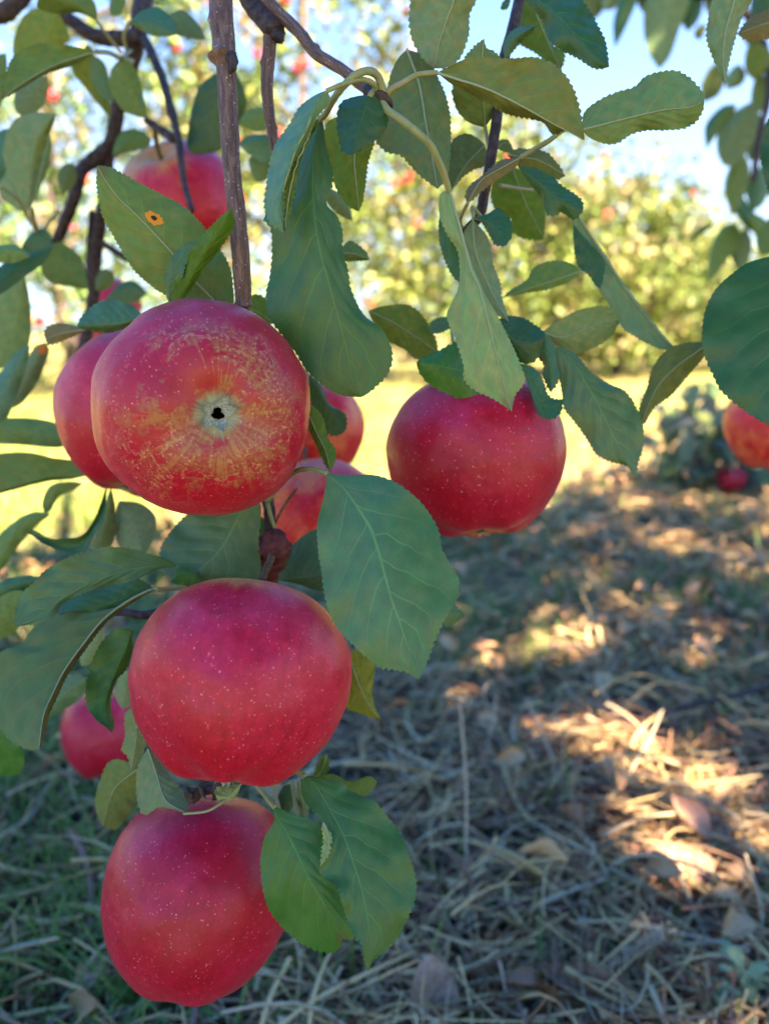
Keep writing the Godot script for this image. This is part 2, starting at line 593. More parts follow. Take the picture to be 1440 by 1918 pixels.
# One leaf from three outlines, each from base to tip: the midrib, and its two edges (without base and tip).
# d0, d1: depth of base and tip; dl, dr: how far the edges stand behind (+) or before (-) the midrib, in millimetres;
# under: the lower face is turned to the viewer; near: built with teeth and a raised midrib
func leaf(branch: Node3D, mid: String, left: String, right: String, d0: float, d1: float, dl: float, dr: float, tint: String, under := false, near := true, bow := 0.0, label := "") -> MeshInstance3D:
	leaf_count += 1
	var r := RandomNumberGenerator.new()
	r.seed = leaf_count * 91 + 7
	var mp := pts(mid)
	var base := mp[0]
	var tip := mp[mp.size() - 1]
	var lp := PackedVector2Array([base])
	lp.append_array(pts(left))
	lp.append(tip)
	var rp := PackedVector2Array([base])
	rp.append_array(pts(right))
	rp.append(tip)
	var length := 0.0
	for i in mp.size() - 1: length += mp[i].distance_to(mp[i + 1])
	var teeth := clampi(int(length / (9.0 * 0.28 / d0)), 10, 52) if near else 0
	var rows := teeth * 3 if near else 28
	var half := 7 if near else 4
	var cols := half * 2 + 1
	var m := resample(smooth2(mp), rows)
	var l := resample(smooth2(lp), rows)
	var rr := resample(smooth2(rp), rows)
	var p := PackedVector3Array()
	var uv := PackedVector2Array()
	var f1 := r.randf_range(2.0, 4.5)
	var f2 := r.randf_range(2.0, 4.5)
	var o1 := r.randf() * TAU
	var o2 := r.randf() * TAU
	var tooth_px := 4.0 * 0.27 / d0
	for i in rows + 1:
		var t := float(i) / rows
		var dm := lerpf(d0, d1, t) + bow * 0.001 * sin(PI * t)
		var env := pow(sin(PI * clampf(t, 0.0, 1.0)), 0.7)
		var ti := fposmod(float(i), 3.0) / 2.0
		var bite := (ti * 0.75 - 0.25 + 0.35 * r.randf()) * tooth_px * smoothstep(0.05, 0.2, t) * smoothstep(1.0, 0.93, t) if near else 0.0
		for j in cols:
			var s := float(j - half) / half
			var e := l[i] if s < 0.0 else rr[i]
			var q := absf(s)
			var xy := m[i].lerp(e, q)
			if j == 0 or j == cols - 1:
				var out := e - m[i]
				if out.length() > 3.0:
					xy += out.normalized() * bite + (m[mini(i + 1, rows)] - m[maxi(i - 1, 0)]).normalized() * bite * 0.5
			var dd := dl if s < 0.0 else dr
			var wave := sin(t * f1 * TAU + o1) if s < 0.0 else sin(t * f2 * TAU + o2)
			var z := dm + 0.001 * env * (dd * pow(q, 1.4) + 0.9 * wave * q * q * clampf(length / 200.0, 0.2, 1.2))
			p.append(at(xy.x, xy.y, z))
			uv.append(Vector2(0.5 + 0.5 * s, t))
	var n := sheet_normals(p, rows + 1, cols)
	var facing := 0.0
	for i in p.size(): facing += n[i].dot(EYE - p[i])
	var flip := facing < 0.0
	if under: flip = not flip
	if flip:
		for i in n.size(): n[i] = -n[i]
	# the blade stands up between its side veins
	var puck := 0.00026 * clampf(length / 250.0, 0.3, 1.2)
	for i in rows + 1:
		var t := float(i) / rows
		for j in cols:
			var s := float(j - half) / half
			var q := absf(s)
			var f := (t - 0.27 * pow(q, 1.15)) * 7.5 + (0.5 if s > 0.0 else 0.0)
			p[i * cols + j] += n[i * cols + j] * puck * (cos(TAU * f + PI) * q * (1.0 - q) * 3.0 + 0.9 * NZ.get_noise_3d(t * 7.0, s * 3.5, leaf_count * 3.7) * q) * sin(PI * t)
	var n2 := sheet_normals(p, rows + 1, cols)
	for i in n.size():
		if n2[i].dot(n[i]) < 0.0: n2[i] = -n2[i]
	last = {"p": p, "n": n2, "rows": rows, "cols": cols, "side": -1.0 if under else 1.0, "anchor": p[half]}
	var anchor := p[half]
	var top := PackedVector3Array()
	var low := PackedVector3Array()
	var nlow := PackedVector3Array()
	var ct := PackedColorArray()
	var cl := PackedColorArray()
	var pair: Array = TINTS[tint]
	var k := r.randf_range(0.88, 1.12)
	var warm := r.randf_range(0.94, 1.08)
	for i in p.size():
		top.append(p[i] + n2[i] * 0.00011 - anchor)
		low.append(p[i] - n2[i] * 0.00011 - anchor)
		nlow.append(-n2[i])
		var v := k * (1.0 + 0.10 * NZ.get_noise_3d(uv[i].x * 4.0, uv[i].y * 6.0, leaf_count * 1.3))
		var a: Color = pair[0] * v * 2.05
		var b: Color = pair[1] * v * 1.40
		a.r *= warm * 1.03
		b.r *= warm * 0.98
		a.b *= 0.60
		b.b *= 0.70
		a.a = 1.0
		b.a = 1.0
		if leaf_count % 4 == 1:
			# a browned tip and margin
			var dry := smoothstep(0.90, 1.0, uv[i].y + 0.05 * NZ.get_noise_3d(uv[i].x * 9.0, uv[i].y * 9.0, leaf_count)) * 0.7
			a = a.lerp(Color(0.30, 0.17, 0.08), dry)
			b = b.lerp(Color(0.26, 0.16, 0.08), dry)
		ct.append(a)
		cl.append(b)
	var idx := PackedInt32Array()
	var back := PackedInt32Array()
	for i in rows:
		for j in cols - 1:
			var a := i * cols + j
			var b := a + 1
			var c := a + cols
			var d := c + 1
			# keep the winding in step with the normal: a face is seen clockwise from its own side
			var g := (p[c] - p[a]).cross(p[b] - p[a]) + (p[d] - p[b]).cross(p[d] - p[c])
			if g.dot(n2[a] + n2[d]) >= 0.0:
				idx.append_array([a, b, c, b, d, c])
				back.append_array([a, c, b, b, c, d])
			else:
				idx.append_array([a, c, b, b, c, d])
				back.append_array([a, b, c, b, d, c])
	var mesh := array_mesh(top, n2, uv, idx, ct)
	array_mesh(low, nlow, uv, back, cl, mesh)
	var thin := tint == "lime" or tint == "gold"
	mesh.surface_set_material(0, M.thin_top if thin else M.leaf_top)
	mesh.surface_set_material(1, M.thin_under if thin else M.leaf_under)
	var o := part("leaf", mesh, null, branch, anchor - branch.position)
	if label: o.set_meta("label", label)
	if near:
		var rib := PackedVector3Array()
		for i in range(0, rows + 1, 4):
			rib.append(p[i * cols + half] - n2[i * cols + half] * 0.00042 - anchor)
		if rib.size() > 3:
			part("midrib", limb(rib, 0.00046 * clampf(length / 250.0, 0.5, 1.1), 0.00012, 6), M.vein, o)
	return o

# a point of the leaf built last, on the face turned to the viewer: t from base to tip, s across
func on_leaf(t: float, s: float, lift: float) -> Vector3:
	var cols: int = last.cols
	var i: float = clampf(t, 0.0, 1.0) * last.rows
	var j: float = (clampf(s, -1.0, 1.0) * 0.5 + 0.5) * (cols - 1)
	var i0: int = mini(int(i), int(last.rows) - 1)
	var j0 := mini(int(j), cols - 2)
	var p: PackedVector3Array = last.p
	var n: PackedVector3Array = last.n
	var a := p[i0 * cols + j0].lerp(p[i0 * cols + j0 + 1], j - j0)
	var b := p[(i0 + 1) * cols + j0].lerp(p[(i0 + 1) * cols + j0 + 1], j - j0)
	return a.lerp(b, i - i0) + n[i0 * cols + j0] * lift * last.side - last.anchor

# a rounded uneven spot that follows the blade of the leaf built last
func leaf_spot(t: float, s: float, rt: float, rs: float, lift: float) -> ArrayMesh:
	var v := PackedVector3Array([on_leaf(t, s, lift)])
	var idx := PackedInt32Array()
	var n := PackedVector3Array([(last.n[int(t * last.rows) * last.cols + last.cols / 2] as Vector3) * last.side])
	for ring in 2:
		for i in 24:
			var a := TAU * i / 24
			var k := (1.0 + 0.42 * NZ.get_noise_2d(cos(a) * 2.0 + rt * 900.0, sin(a) * 2.0)) * (0.6 if ring == 0 else 1.0)
			v.append(on_leaf(t + cos(a) * rt * k, s + sin(a) * rs * k, lift if ring == 0 else lift * 0.6))
			n.append(n[0])
	for i in 24:
		var j := (i + 1) % 24
		idx.append_array([0, 1 + j, 1 + i, 1 + i, 1 + j, 25 + i, 1 + j, 25 + j, 25 + i])
	for k in range(0, idx.size(), 3):
		if (v[idx[k + 2]] - v[idx[k]]).cross(v[idx[k + 1]] - v[idx[k]]).dot(n[0]) < 0.0:
			var q := idx[k + 1]
			idx[k + 1] = idx[k + 2]
			idx[k + 2] = q
	return array_mesh(v, n, PackedVector2Array(), idx)

func sheet_normals(p: PackedVector3Array, rows: int, cols: int) -> PackedVector3Array:
	var n := PackedVector3Array()
	n.resize(p.size())
	for i in rows:
		for j in cols:
			var a := p[mini(i + 1, rows - 1) * cols + j] - p[maxi(i - 1, 0) * cols + j]
			var b := p[i * cols + mini(j + 1, cols - 1)] - p[i * cols + maxi(j - 1, 0)]
			n[i * cols + j] = a.cross(b).normalized()
	# base and tip, where the edges meet, take the row beside them
	for j in cols:
		n[j] = n[cols * 2 + j]
		n[(rows - 1) * cols + j] = n[(rows - 3) * cols + j]
	# one way round for the whole blade
	var half := cols / 2
	for i in rows:
		if i > 0 and n[i * cols + half].dot(n[(i - 1) * cols + half]) < 0.0:
			pass
	return n

# a leaf's stalk, from the twig to the leaf's base: "x,y,depth" points
func petiole(o: Node3D, branch: Node3D, path: String, r0 := 0.0011, r1 := 0.0008) -> void:
	part("petiole", limb(path3(path, branch.position + o.position), r0, r1, 8, 0.12), M.petiole, o)

func path3(s: String, origin: Vector3) -> PackedVector3Array:
	var out := PackedVector3Array()
	for w in s.split(" ", false):
		var c := w.split(",")
		out.append(at(float(c[0]), float(c[1]), float(c[2])) - origin)
	return out

func twig(branch: Node3D, called: String, path: String, r0: float, r1: float, mat: Material, rough := 0.15, lumps: Array = [], sides := 12, radii := PackedFloat32Array()) -> MeshInstance3D:
	return part(called, limb(path3(path, branch.position), r0, r1, sides, rough, lumps, radii), mat, branch)
# ---------------------------------------------------------------- the branches in front
func build_branches() -> void:
	hanging_shoot()
	spur_branch()
	right_twig()
	upper_left_branch()
	cluster_branch()
	right_edge_branch()
	far_right_branch()

func hanging_shoot() -> void:
	var b := thing("apple_branch", "thick bare brown shoot with pale specks hanging straight down to the russeted apple", "branch", at(415, 0, 0.29))
	twig(b, "shoot", "408,-120,0.30 413,0,0.292 420,90,0.288 425,150,0.287 433,300,0.283 446,420,0.281 454,520,0.283 456,574,0.286", 0.0050, 0.0030, M.bark, 0.10, [[0.33, 0.6, 0.02, 0.42], [0.345, 1.4, 0.012, 0.5], [0.20, 2.0, 0.012, 0.22], [0.53, 3.5, 0.012, 0.3], [0.985, -1.0, 0.02, 0.25]], 22, PackedFloat32Array([0.0048, 0.0046, 0.0045, 0.0037, 0.0034, 0.0034, 0.0033, 0.0030]))
	twig(b, "upper_shoot", "350,-900,0.36 385,-420,0.33 408,-116,0.30", 0.0066, 0.0048, M.bark, 0.1)
	var k := part("bud", limb(path3("431,105,0.285 437,113,0.283 436,127,0.282 430,133,0.283", b.position), 0.0024, 0.0008, 10, 0.5), M.dark_bark, b)
	k.set_meta("label", "dark knobbly old bud scar on the shoot")
	var o := leaf(b, "412,578 397,558 361,522 328,480 267,414 219,367 190,325 183,310", "370,577 308,550 286,536 250,503 222,456 194,406 184,361 182,335", "436,572 437,540 430,500 410,465 386,431 361,403 333,381 306,367 258,342 217,319 198,312", 0.300, 0.278, 2, 7, "mid", true, true, -3, "pale green underside of a leaf with an orange-rimmed black rust spot")
	var spot := part("rust_spot", leaf_spot(0.60, 0.27, 0.047, 0.15, 0.0005), flat_mat(Color(0.66, 0.26, 0.02), 0.7), o)
	spot.set_meta("label", "orange rust spot with a black centre on the leaf")
	var dot := part("spot_centre", leaf_spot(0.60, 0.27, 0.017, 0.055, 0.0009), flat_mat(Color(0.03, 0.018, 0.01), 0.8), o)
	leaf(b, "322,572 319,530 338,488 372,452", "313,556 312,515 331,472 352,457", "336,545 346,500 366,468", 0.285, 0.272, 2, -2, "dark", false)
	o = leaf(b, "330,574 352,532 384,472 410,435 433,391", "324,556 338,508 368,458 400,421", "351,550 384,500 412,464 437,425", 0.283, 0.262, 1, 3, "lime", false)

func spur_branch() -> void:
	var b := thing("apple_branch", "forked dark twig from the top edge to a leafy spur above the largest hanging leaves", "branch", at(500, 0, 0.30))
	twig(b, "twig", "440,-60,0.32 470,0,0.312 505,45,0.305 518,66,0.304", 0.0048, 0.0042, M.dark_bark, 0.15, [[0.85, 0.3, 0.1, 0.25]], 16)
	twig(b, "upper_shoot", "360,-880,0.37 400,-360,0.34 440,-58,0.32", 0.0066, 0.0048, M.dark_bark, 0.15)
	twig(b, "side_twig", "508,50,0.304 505,90,0.304 500,150,0.303 504,210,0.302 512,260,0.302 520,300,0.303", 0.0030, 0.0018, M.bark, 0.14, [[0.30, 2.0, 0.02, 0.25], [0.72, 4.0, 0.015, 0.45]], 14)
	twig(b, "knob", "512,58,0.304 522,68,0.301 524,76,0.300", 0.0030, 0.0016, M.dark_bark, 0.4)
	twig(b, "side_twig", "492,-10,0.306 520,22,0.302 560,60,0.295 592,100,0.288 640,130,0.280 680,162,0.272 705,178,0.268", 0.0026, 0.0018, M.bark, 0.12, [[0.48, 5.0, 0.015, 0.35]], 14)
	twig(b, "spur", "688,168,0.270 703,178,0.266 716,182,0.265 728,190,0.268 732,200,0.272", 0.0023, 0.0008, M.dark_bark, 0.3, [[0.5, -1.0, 0.15, 0.35]], 12)
	var o := leaf(b, "612,170 594,189 572,242 555,275 538,325 524,378 530,435", "592,178 564,199 544,231 519,267 506,308 500,350 497,385 507,418", "619,189 606,205 590,224 576,256 557,292 543,320 533,352 531,400", 0.252, 0.256, 9, 3, "teal", false)
	petiole(o, b, "703,172,0.265 700,158,0.262 678,149,0.258 650,155,0.254 612,170,0.252")
	leaf(b, "590,222 578,256 560,298 545,350 533,434", "582,232 568,268 550,305 530,338 524,375", "596,230 574,272 560,308 549,368 541,402", 0.258, 0.258, 0, 0, "lime", true, true, 0.0, "rolled-in pale margin of the blue-green leaf")
	o = leaf(b, "597,222 588,278 586,330 591,415 600,470 614,522 636,603 650,658 664,720 676,744", "584,240 562,300 535,360 497,405 507,425 511,450 510,490 505,525 499,552 504,589 517,611 553,658 577,694 607,722 640,739", "605,232 611,278 622,322 621,347 612,372 612,385 630,405 640,433 640,469 650,503 657,542 680,589 714,617 733,656 728,694 705,722 686,739", 0.272, 0.285, 6, 5, "dark", false, true, -4, "largest leaf, dark green and long, with a fine net of pale veins")
	petiole(o, b, "719,178,0.266 708,144,0.262 689,133,0.258 661,144,0.255 630,178,0.259 611,211,0.268 597,226,0.272", 0.0015, 0.0011)
	o = leaf(b, "693,178 681,213 668,252 657,290", "672,180 650,186 638,195 632,222 635,255 642,282", "704,181 722,208 724,235 710,255 685,275", 0.262, 0.258, 3, 4, "deep", false, true, 0, "small round dark leaf below the spur")
	petiole(o, b, "700,172,0.267 697,174,0.264 693,180,0.262", 0.0012, 0.001)
	leaf(b, "690,196 672,240 664,300 668,350 672,396", "640,216 612,232 608,272 620,314 630,352 652,384", "702,230 701,262 690,300 683,347 678,378", 0.292, 0.300, 3, 4, "lime", true)
	leaf(b, "600,352 622,366 642,388 661,412", "618,352 645,370 656,392", "606,366 620,390 645,408", 0.36, 0.37, 2, 2, "grey", true, false)
	leaf(b, "762,93 785,160 797,230 808,290 819,354", "744,112 729,150 722,205 704,258 722,282 752,292 784,325", "798,108 824,156 839,200 843,250 840,310 830,340", 0.300, 0.285, 5, 4, "olive", true, true, 3)
	o = leaf(b, "819,136 850,147 911,167 978,200 1033,231 1094,262", "856,117 885,108 936,110 964,110 1000,108 1033,119 1058,142 1075,172 1086,211 1091,240", "843,155 867,168 908,189 944,210 989,221 1017,228 1035,250 1060,243 1078,254", 0.262, 0.256, -4, 7, "olive", true, true, -3, "broad toothed leaf held level, its brownish midrib along the lower edge")
	petiole(o, b, "722,178,0.266 735,166,0.264 753,156,0.262 783,140,0.261 819,136,0.262", 0.0012, 0.0009)
	leaf(b, "905,132 903,104 906,73", "872,112 884,92 898,80", "936,114 924,97 910,90", 0.272, 0.268, 2, 2, "dark", true)
	o = leaf(b, "841,356 863,433 883,506 899,544 913,600 930,669 944,725 958,771", "823,366 824,406 840,442 857,467 862,506 857,544 844,572 838,594 852,631 868,681 870,711 891,731 928,748", "852,392 866,440 880,486 902,540 927,586 947,625 969,672 981,714 963,739", 0.278, 0.278, 4, 3, "pale", true, true, -4, "long pale grey-green underside of a leaf hanging in front of the right apple")
	petiole(o, b, "712,184,0.266 725,206,0.264 756,228,0.262 783,250,0.262 806,272,0.264 820,300,0.268 831,325,0.273 841,358,0.278", 0.0015, 0.0012)
	leaf(b, "690,582 735,604 782,634 821,662", "717,574 761,571 786,586 800,606 814,633", "700,604 728,638 756,653 783,673", 0.33, 0.335, 3, 2, "gold", true, true, 0, "yellow-green leaf lit from behind, between the long leaf and the right apple")
	leaf(b, "634,474 662,476 692,486", "653,452 672,461 684,472", "644,488 667,488", 0.31, 0.31, 2, 2, "mid", true)
	leaf(b, "430,120 405,200 384,288", "376,160 357,215 351,272 362,288", "450,150 462,195 440,245 415,280", 0.46, 0.48, 3, 4, "deep", false, false)
	leaf(b, "512,208 480,215 447,232", "490,202 462,208", "505,240 475,246", 0.42, 0.43, 2, 2, "mid", true, false)
	leaf(b, "520,262 480,268 446,268", "500,252 465,254", "505,305 470,292", 0.44, 0.44, 2, 2, "grey", false, false)
	leaf(b, "512,290 495,315 478,340", "490,286 466,300", "508,325 495,340", 0.45, 0.45, 2, 2, "olive", true, false)
	leaf(b, "455,580 482,584 512,604", "467,556 487,553 503,568", "472,600 498,610", 0.34, 0.34, 1, 2, "lime", true)

func right_twig() -> void:
	var b := thing("apple_branch", "thin almost black twig hanging from the top edge right of centre among many leaves", "branch", at(970, 0, 0.31))
	twig(b, "twig", "988,-80,0.33 972,0,0.322 958,60,0.318 944,110,0.315 933,200,0.312 922,278,0.310 908,356,0.308 899,402,0.308 880,425,0.309 866,436,0.311", 0.0026, 0.0019, M.dark_bark, 0.10, [[0.75, 1.0, 0.02, 0.3], [0.35, 4.0, 0.015, 0.25]], 12)
	twig(b, "upper_shoot", "1080,-900,0.42 1030,-400,0.36 988,-78,0.33", 0.0046, 0.0026, M.dark_bark, 0.1)
	leaf(b, "866,-70 850,0 841,25 831,53 820,90 813,128", "790,-50 772,-5 767,42 775,78 792,108", "905,-40 889,5 878,27 876,67 861,106 839,125", 0.275, 0.285, 4, 4, "grey", true, true, 2, "broad underside of a leaf cut by the top edge of the picture")
	leaf(b, "937,14 947,6 957,-6", "940,18 950,14", "941,6 950,-2", 0.31, 0.31, 0, 0, "grey", false)
	leaf(b, "908,238 905,195 894,145", "878,229 856,206 847,167 862,145", "919,222 929,206 930,172 914,148", 0.315, 0.300, 3, 3, "mid", true)
	part("petiole", limb(path3("921,285,0.310 914,267,0.312 908,237,0.314", b.position), 0.001, 0.0008, 8), M.petiole, b)
	leaf(b, "946,112 955,84 972,66 1005,48", "943,86 955,62 978,50", "955,102 970,84 988,66", 0.306, 0.298, 2, 2, "teal", false)
	leaf(b, "985,-30 1005,30 1030,90 1050,132", "968,10 966,60 970,80 1000,97 1026,118", "1012,5 1026,50 1032,82 1056,98", 0.335, 0.330, 3, 3, "lime", true)
	leaf(b, "975,-40 1005,0 1033,19 1071,58 1109,100 1140,125", "1030,-50 1087,0 1112,36 1132,78 1137,108", "978,-16 989,5 1017,39 1030,75 1044,89 1086,111 1108,126 1125,128", 0.290, 0.280, 3, 4, "deep", false, true, -2, "dark blue-green leaf with a reddish fleck near its tip, at the top edge")
	var o := leaf(b, "1090,244 1122,236 1176,222 1242,207 1290,202 1318,190", "1093,212 1121,189 1151,175 1187,164 1209,144 1254,133 1284,142 1304,161 1317,178", "1104,258 1134,269 1157,267 1182,250 1218,243 1268,242 1298,231 1314,208", 0.285, 0.275, 3, 4, "dark", true, true, 2, "spoon-shaped dark leaf pointing right against the bright sky")
	petiole(o, b, "975,295,0.302 1000,280,0.298 1030,262,0.290 1058,242,0.286 1090,244,0.285", 0.0011, 0.0009)
	o = leaf(b, "974,296 935,318 900,340 876,381", "950,298 933,303 906,328 881,347 872,367", "964,314 931,336 911,350 889,369", 0.298, 0.292, 3, 1, "brown", true)
	petiole(o, b, "866,430,0.310 861,415,0.306 867,397,0.298 876,380,0.292", 0.001, 0.0007)
	leaf(b, "950,290 978,296 1010,302 1058,330", "965,280 989,280 1022,286 1042,306", "978,317 1006,325 1036,336", 0.304, 0.306, 2, 2, "olive", true)
	leaf(b, "971,312 1010,343 1050,375 1091,394", "1000,317 1033,331 1050,348 1081,369 1091,384", "985,335 1011,367 1022,397 1036,404 1052,397 1072,410 1086,402", 0.296, 0.288, 2, 3, "deep", false, true, 0, "small dark leaf with wavy edges below the level broad leaf")
	leaf(b, "958,312 972,350 992,400 1018,448", "930,335 920,350 924,386 956,408 958,431 975,444 1000,449", "985,325 1011,365 1020,400 1018,428", 0.345, 0.350, 4, 3, "lime", true)
	part("petiole", limb(path3("936,347,0.315 965,352,0.325 997,356,0.335", b.position), 0.0009, 0.0007, 8), M.petiole, b)
	leaf(b, "908,272 870,312 843,362", "892,258 872,251 848,264 838,312", "914,304 886,318 862,335", 0.325, 0.318, 2, 3, "olive", true)
	leaf(b, "932,278 945,268 962,282", "935,265 950,262", "940,282 955,286", 0.325, 0.325, 0, 0, "dark", true)
	o = leaf(b, "886,407 919,419 938,438 944,461", "911,402 930,391 949,402 958,428 954,450", "900,414 908,425 919,444 928,457", 0.296, 0.290, 2, 2, "deep", false, true, 0, "little dark spoon-shaped leaf at the end of the black twig")
	petiole(o, b, "899,404,0.306 892,396,0.303 884,388,0.300 886,407,0.296", 0.0009, 0.0007)
	leaf(b, "885,411 890,470 912,530 932,570 951,602", "868,440 874,480 896,540 922,580", "913,447 922,494 936,531 938,556 947,585", 0.305, 0.300, 3, 4, "grey", true)
	leaf(b, "826,392 840,455 862,530", "822,430 828,470 845,512", "846,436 860,480 864,510", 0.310, 0.305, 2, 0, "dark", false)
	leaf(b, "1088,508 1030,528 985,543 941,558", "1066,492 1030,489 999,503 986,525 963,539", "1074,524 1030,540 974,550", 0.335, 0.340, 2, 1, "mid", true)
	leaf(b, "1080,403 1132,485 1173,546 1207,591 1240,633 1270,657", "1073,414 1078,450 1092,497 1108,520 1124,545 1140,570 1159,606 1187,628 1229,650", "1083,404 1136,484 1177,545 1211,590 1243,631", 0.345, 0.340, -5, 3, "pale", true, true, 0, "long folded leaf slanting down to the right, pale underside out")
	leaf(b, "1080,428 1100,470 1118,508 1124,540", "1073,425 1075,461 1082,497 1101,514 1116,534", "1098,450 1128,484 1132,500 1128,520", 0.334, 0.334, 1, 1, "deep", false)
	leaf(b, "1016,622 1050,632 1085,620 1130,603 1162,596", "1047,600 1086,581 1127,574 1152,583", "1038,644 1072,661 1113,650 1144,628", 0.330, 0.338, -3, 6, "pale", true, true, 0, "pale oval leaf lying level right of the apple's leaf tuft")
	leaf(b, "934,598 958,634 985,642 1004,640 1018,634", "952,592 980,597 1002,611 1016,622", "940,640 958,658 974,678 997,678 1010,660", 0.300, 0.300, 4, 4, "deep", false)
	leaf(b, "1018,621 1022,660 1030,695 1031,735", "1004,660 1018,682 1017,700 1024,722", "1036,644 1042,683 1046,708 1038,725", 0.310, 0.306, 5, 3, "dark", false)
	leaf(b, "972,681 996,720 1012,752 1030,762 1053,748", "984,708 997,744 1011,778 1033,784 1050,770", "1000,690 1018,718 1024,738 1036,748", 0.302, 0.300, -4, 4, "dark", false)
	leaf(b, "1033,650 1069,675 1106,733 1136,792 1161,844 1178,876 1193,901", "1036,669 1046,703 1053,739 1056,764 1078,792 1097,819 1117,850 1142,864 1167,869 1181,880", "1050,652 1075,664 1106,697 1139,719 1169,733 1189,761 1204,806 1201,844 1192,872", 0.315, 0.312, 3, 3, "grey", false, true, -2, "large grey-green leaf with a thin tail-like tip, right of the right apple")
	leaf(b, "886,698 850,691 815,684 780,678", "872,668 855,642 822,658 798,668", "897,742 863,746 836,736 802,717 786,697", 0.302, 0.292, 4, 5, "rich", false, true, -2, "dark glossy leaf lying on top of the right apple")
	leaf(b, "850,600 825,606 802,613", "840,594 815,598", "845,612 822,624 808,622", 0.33, 0.33, 0, 0, "teal", false)
	part("petiole", limb(path3("848,640,0.325 846,625,0.328 845,610,0.33", b.position), 0.0008, 0.0006, 8), M.petiole, b)

func upper_left_branch() -> void:
	var b := thing("apple_branch", "crooked dark branch in the upper left, out of focus, with many green and yellow leaves", "branch", at(240, 60, 0.5))
	twig(b, "limb", "-60,20,0.46 0,25,0.46 25,10,0.46 60,-30,0.46", 0.0062, 0.005, M.dark_bark, 0.2, [], 14)
	twig(b, "limb", "80,-10,0.50 120,28,0.50 175,66,0.50 225,72,0.50 262,68,0.50", 0.0040, 0.0055, M.dark_bark, 0.2)
	twig(b, "upper_shoot", "330,-800,0.62 300,-300,0.55 262,52,0.50", 0.0090, 0.0060, M.dark_bark, 0.14)
	twig(b, "limb", "262,50,0.50 248,110,0.51 225,190,0.52 205,272,0.53 155,318,0.53 140,370,0.53 112,440,0.54 98,460,0.54", 0.0060, 0.0035, M.dark_bark, 0.14, [[0.62, 2.0, 0.04, 0.3], [0.5, -1.0, 0.04, 0.2]])
	twig(b, "side_twig", "268,70,0.50 282,95,0.49 305,150,0.48 322,210,0.47 335,265,0.46 345,340,0.45 360,395,0.44", 0.0034, 0.0018, M.dark_bark, 0.12, [[0.5, -1.0, 0.03, 0.3]])
	twig(b, "side_twig", "275,225,0.48 300,243,0.475 325,260,0.465", 0.0024, 0.003, M.dark_bark, 0.2)
	twig(b, "side_twig", "205,270,0.53 200,340,0.54 188,420,0.55 178,500,0.56 175,560,0.57 160,640,0.58 148,690,0.58", 0.0040, 0.0050, M.dark_bark, 0.14, [[0.55, -1.0, 0.04, 0.4]])
	twig(b, "side_twig", "173,395,0.55 170,450,0.555 168,510,0.56", 0.0022, 0.003, M.dark_bark, 0.14)
	twig(b, "side_twig", "190,455,0.55 212,468,0.55 240,486,0.55", 0.0026, 0.0022, M.dark_bark, 0.14)
	var o := leaf(b, "182,40 140,8 80,-18", "175,0 120,-45 90,-45", "150,24 110,26 70,14", 0.42, 0.40, 3, 3, "mid", true, false)
	petiole(o, b, "228,100,0.49 205,70,0.46 182,40,0.42")
	leaf(b, "108,20 95,50 80,85 56,116", "70,15 40,36 26,78 28,106", "113,28 131,70 112,84 90,105", 0.45, 0.45, 3, 3, "gold", true, false, 0.0, "yellow-green leaf lit from behind near the upper left corner")
	o = leaf(b, "180,97 111,119 70,140 28,167 4,187", "155,90 111,84 72,83 36,97 19,119 10,158", "144,119 92,136 55,156 28,173", 0.38, 0.36, -4, 5, "mid", true, true, 0.0, "large level green leaf with a pale stalk near the upper left corner")
	petiole(o, b, "248,114,0.48 228,110,0.45 205,99,0.41 180,97,0.38", 0.0016, 0.0012)
	leaf(b, "88,142 62,172 42,218", "50,150 30,170 28,205", "92,160 86,190 66,214", 0.44, 0.45, 2, 2, "grey", true, false)
	leaf(b, "165,82 165,140 184,184 207,222", "140,110 136,132 167,174 190,202", "176,100 192,140 206,180", 0.47, 0.48, 3, 3, "gold", true, false)
	leaf(b, "178,105 190,150 213,192", "168,120 175,160 196,186", "196,118 206,150 212,175", 0.46, 0.46, 1, 1, "dark", true, false)
	o = leaf(b, "230,108 238,150 254,185 278,222", "210,128 206,165 228,203 255,218", "247,119 264,156 272,200", 0.44, 0.45, 3, 3, "mid", true, false)
	petiole(o, b, "245,95,0.48 238,100,0.46 230,108,0.44")
	o = leaf(b, "244,41 290,44 333,64", "267,20 300,15 322,36", "261,54 289,68 318,68", 0.41, 0.40, 2, 3, "dark", false, false)
	petiole(o, b, "238,95,0.48 232,70,0.45 238,50,0.42 244,41,0.41")
	leaf(b, "310,32 350,46 387,75", "340,18 370,42", "326,62 355,72", 0.43, 0.42, 2, 2, "olive", true, false)
	leaf(b, "210,30 218,10 225,-10", "205,15 210,-5", "228,25 235,0", 0.45, 0.45, 1, 1, "mid", true, false)
	leaf(b, "106,212 68,262 58,330 56,392", "60,212 28,225 9,262 8,300 25,345 45,384", "98,240 84,275 70,340 62,380", 0.42, 0.44, 3, 6, "grey", true, false, 0.0, "broad soft grey-green leaf at the left, out of focus")
	leaf(b, "104,214 72,262 62,320", "80,228 62,268", "92,250 84,280 70,310", 0.405, 0.43, 2, 2, "dark", true, false)
	leaf(b, "95,250 82,310 66,380", "80,270 66,330", "98,280 88,320", 0.47, 0.48, 2, 2, "pale", true, false)
	leaf(b, "137,305 125,335 118,362", "118,310 108,335", "145,325 138,350", 0.5, 0.5, 2, 2, "olive", true, false)
	leaf(b, "284,262 245,262 211,294", "268,246 236,243 218,262", "276,280 245,284", 0.52, 0.52, 2, 2, "mid", true, false)
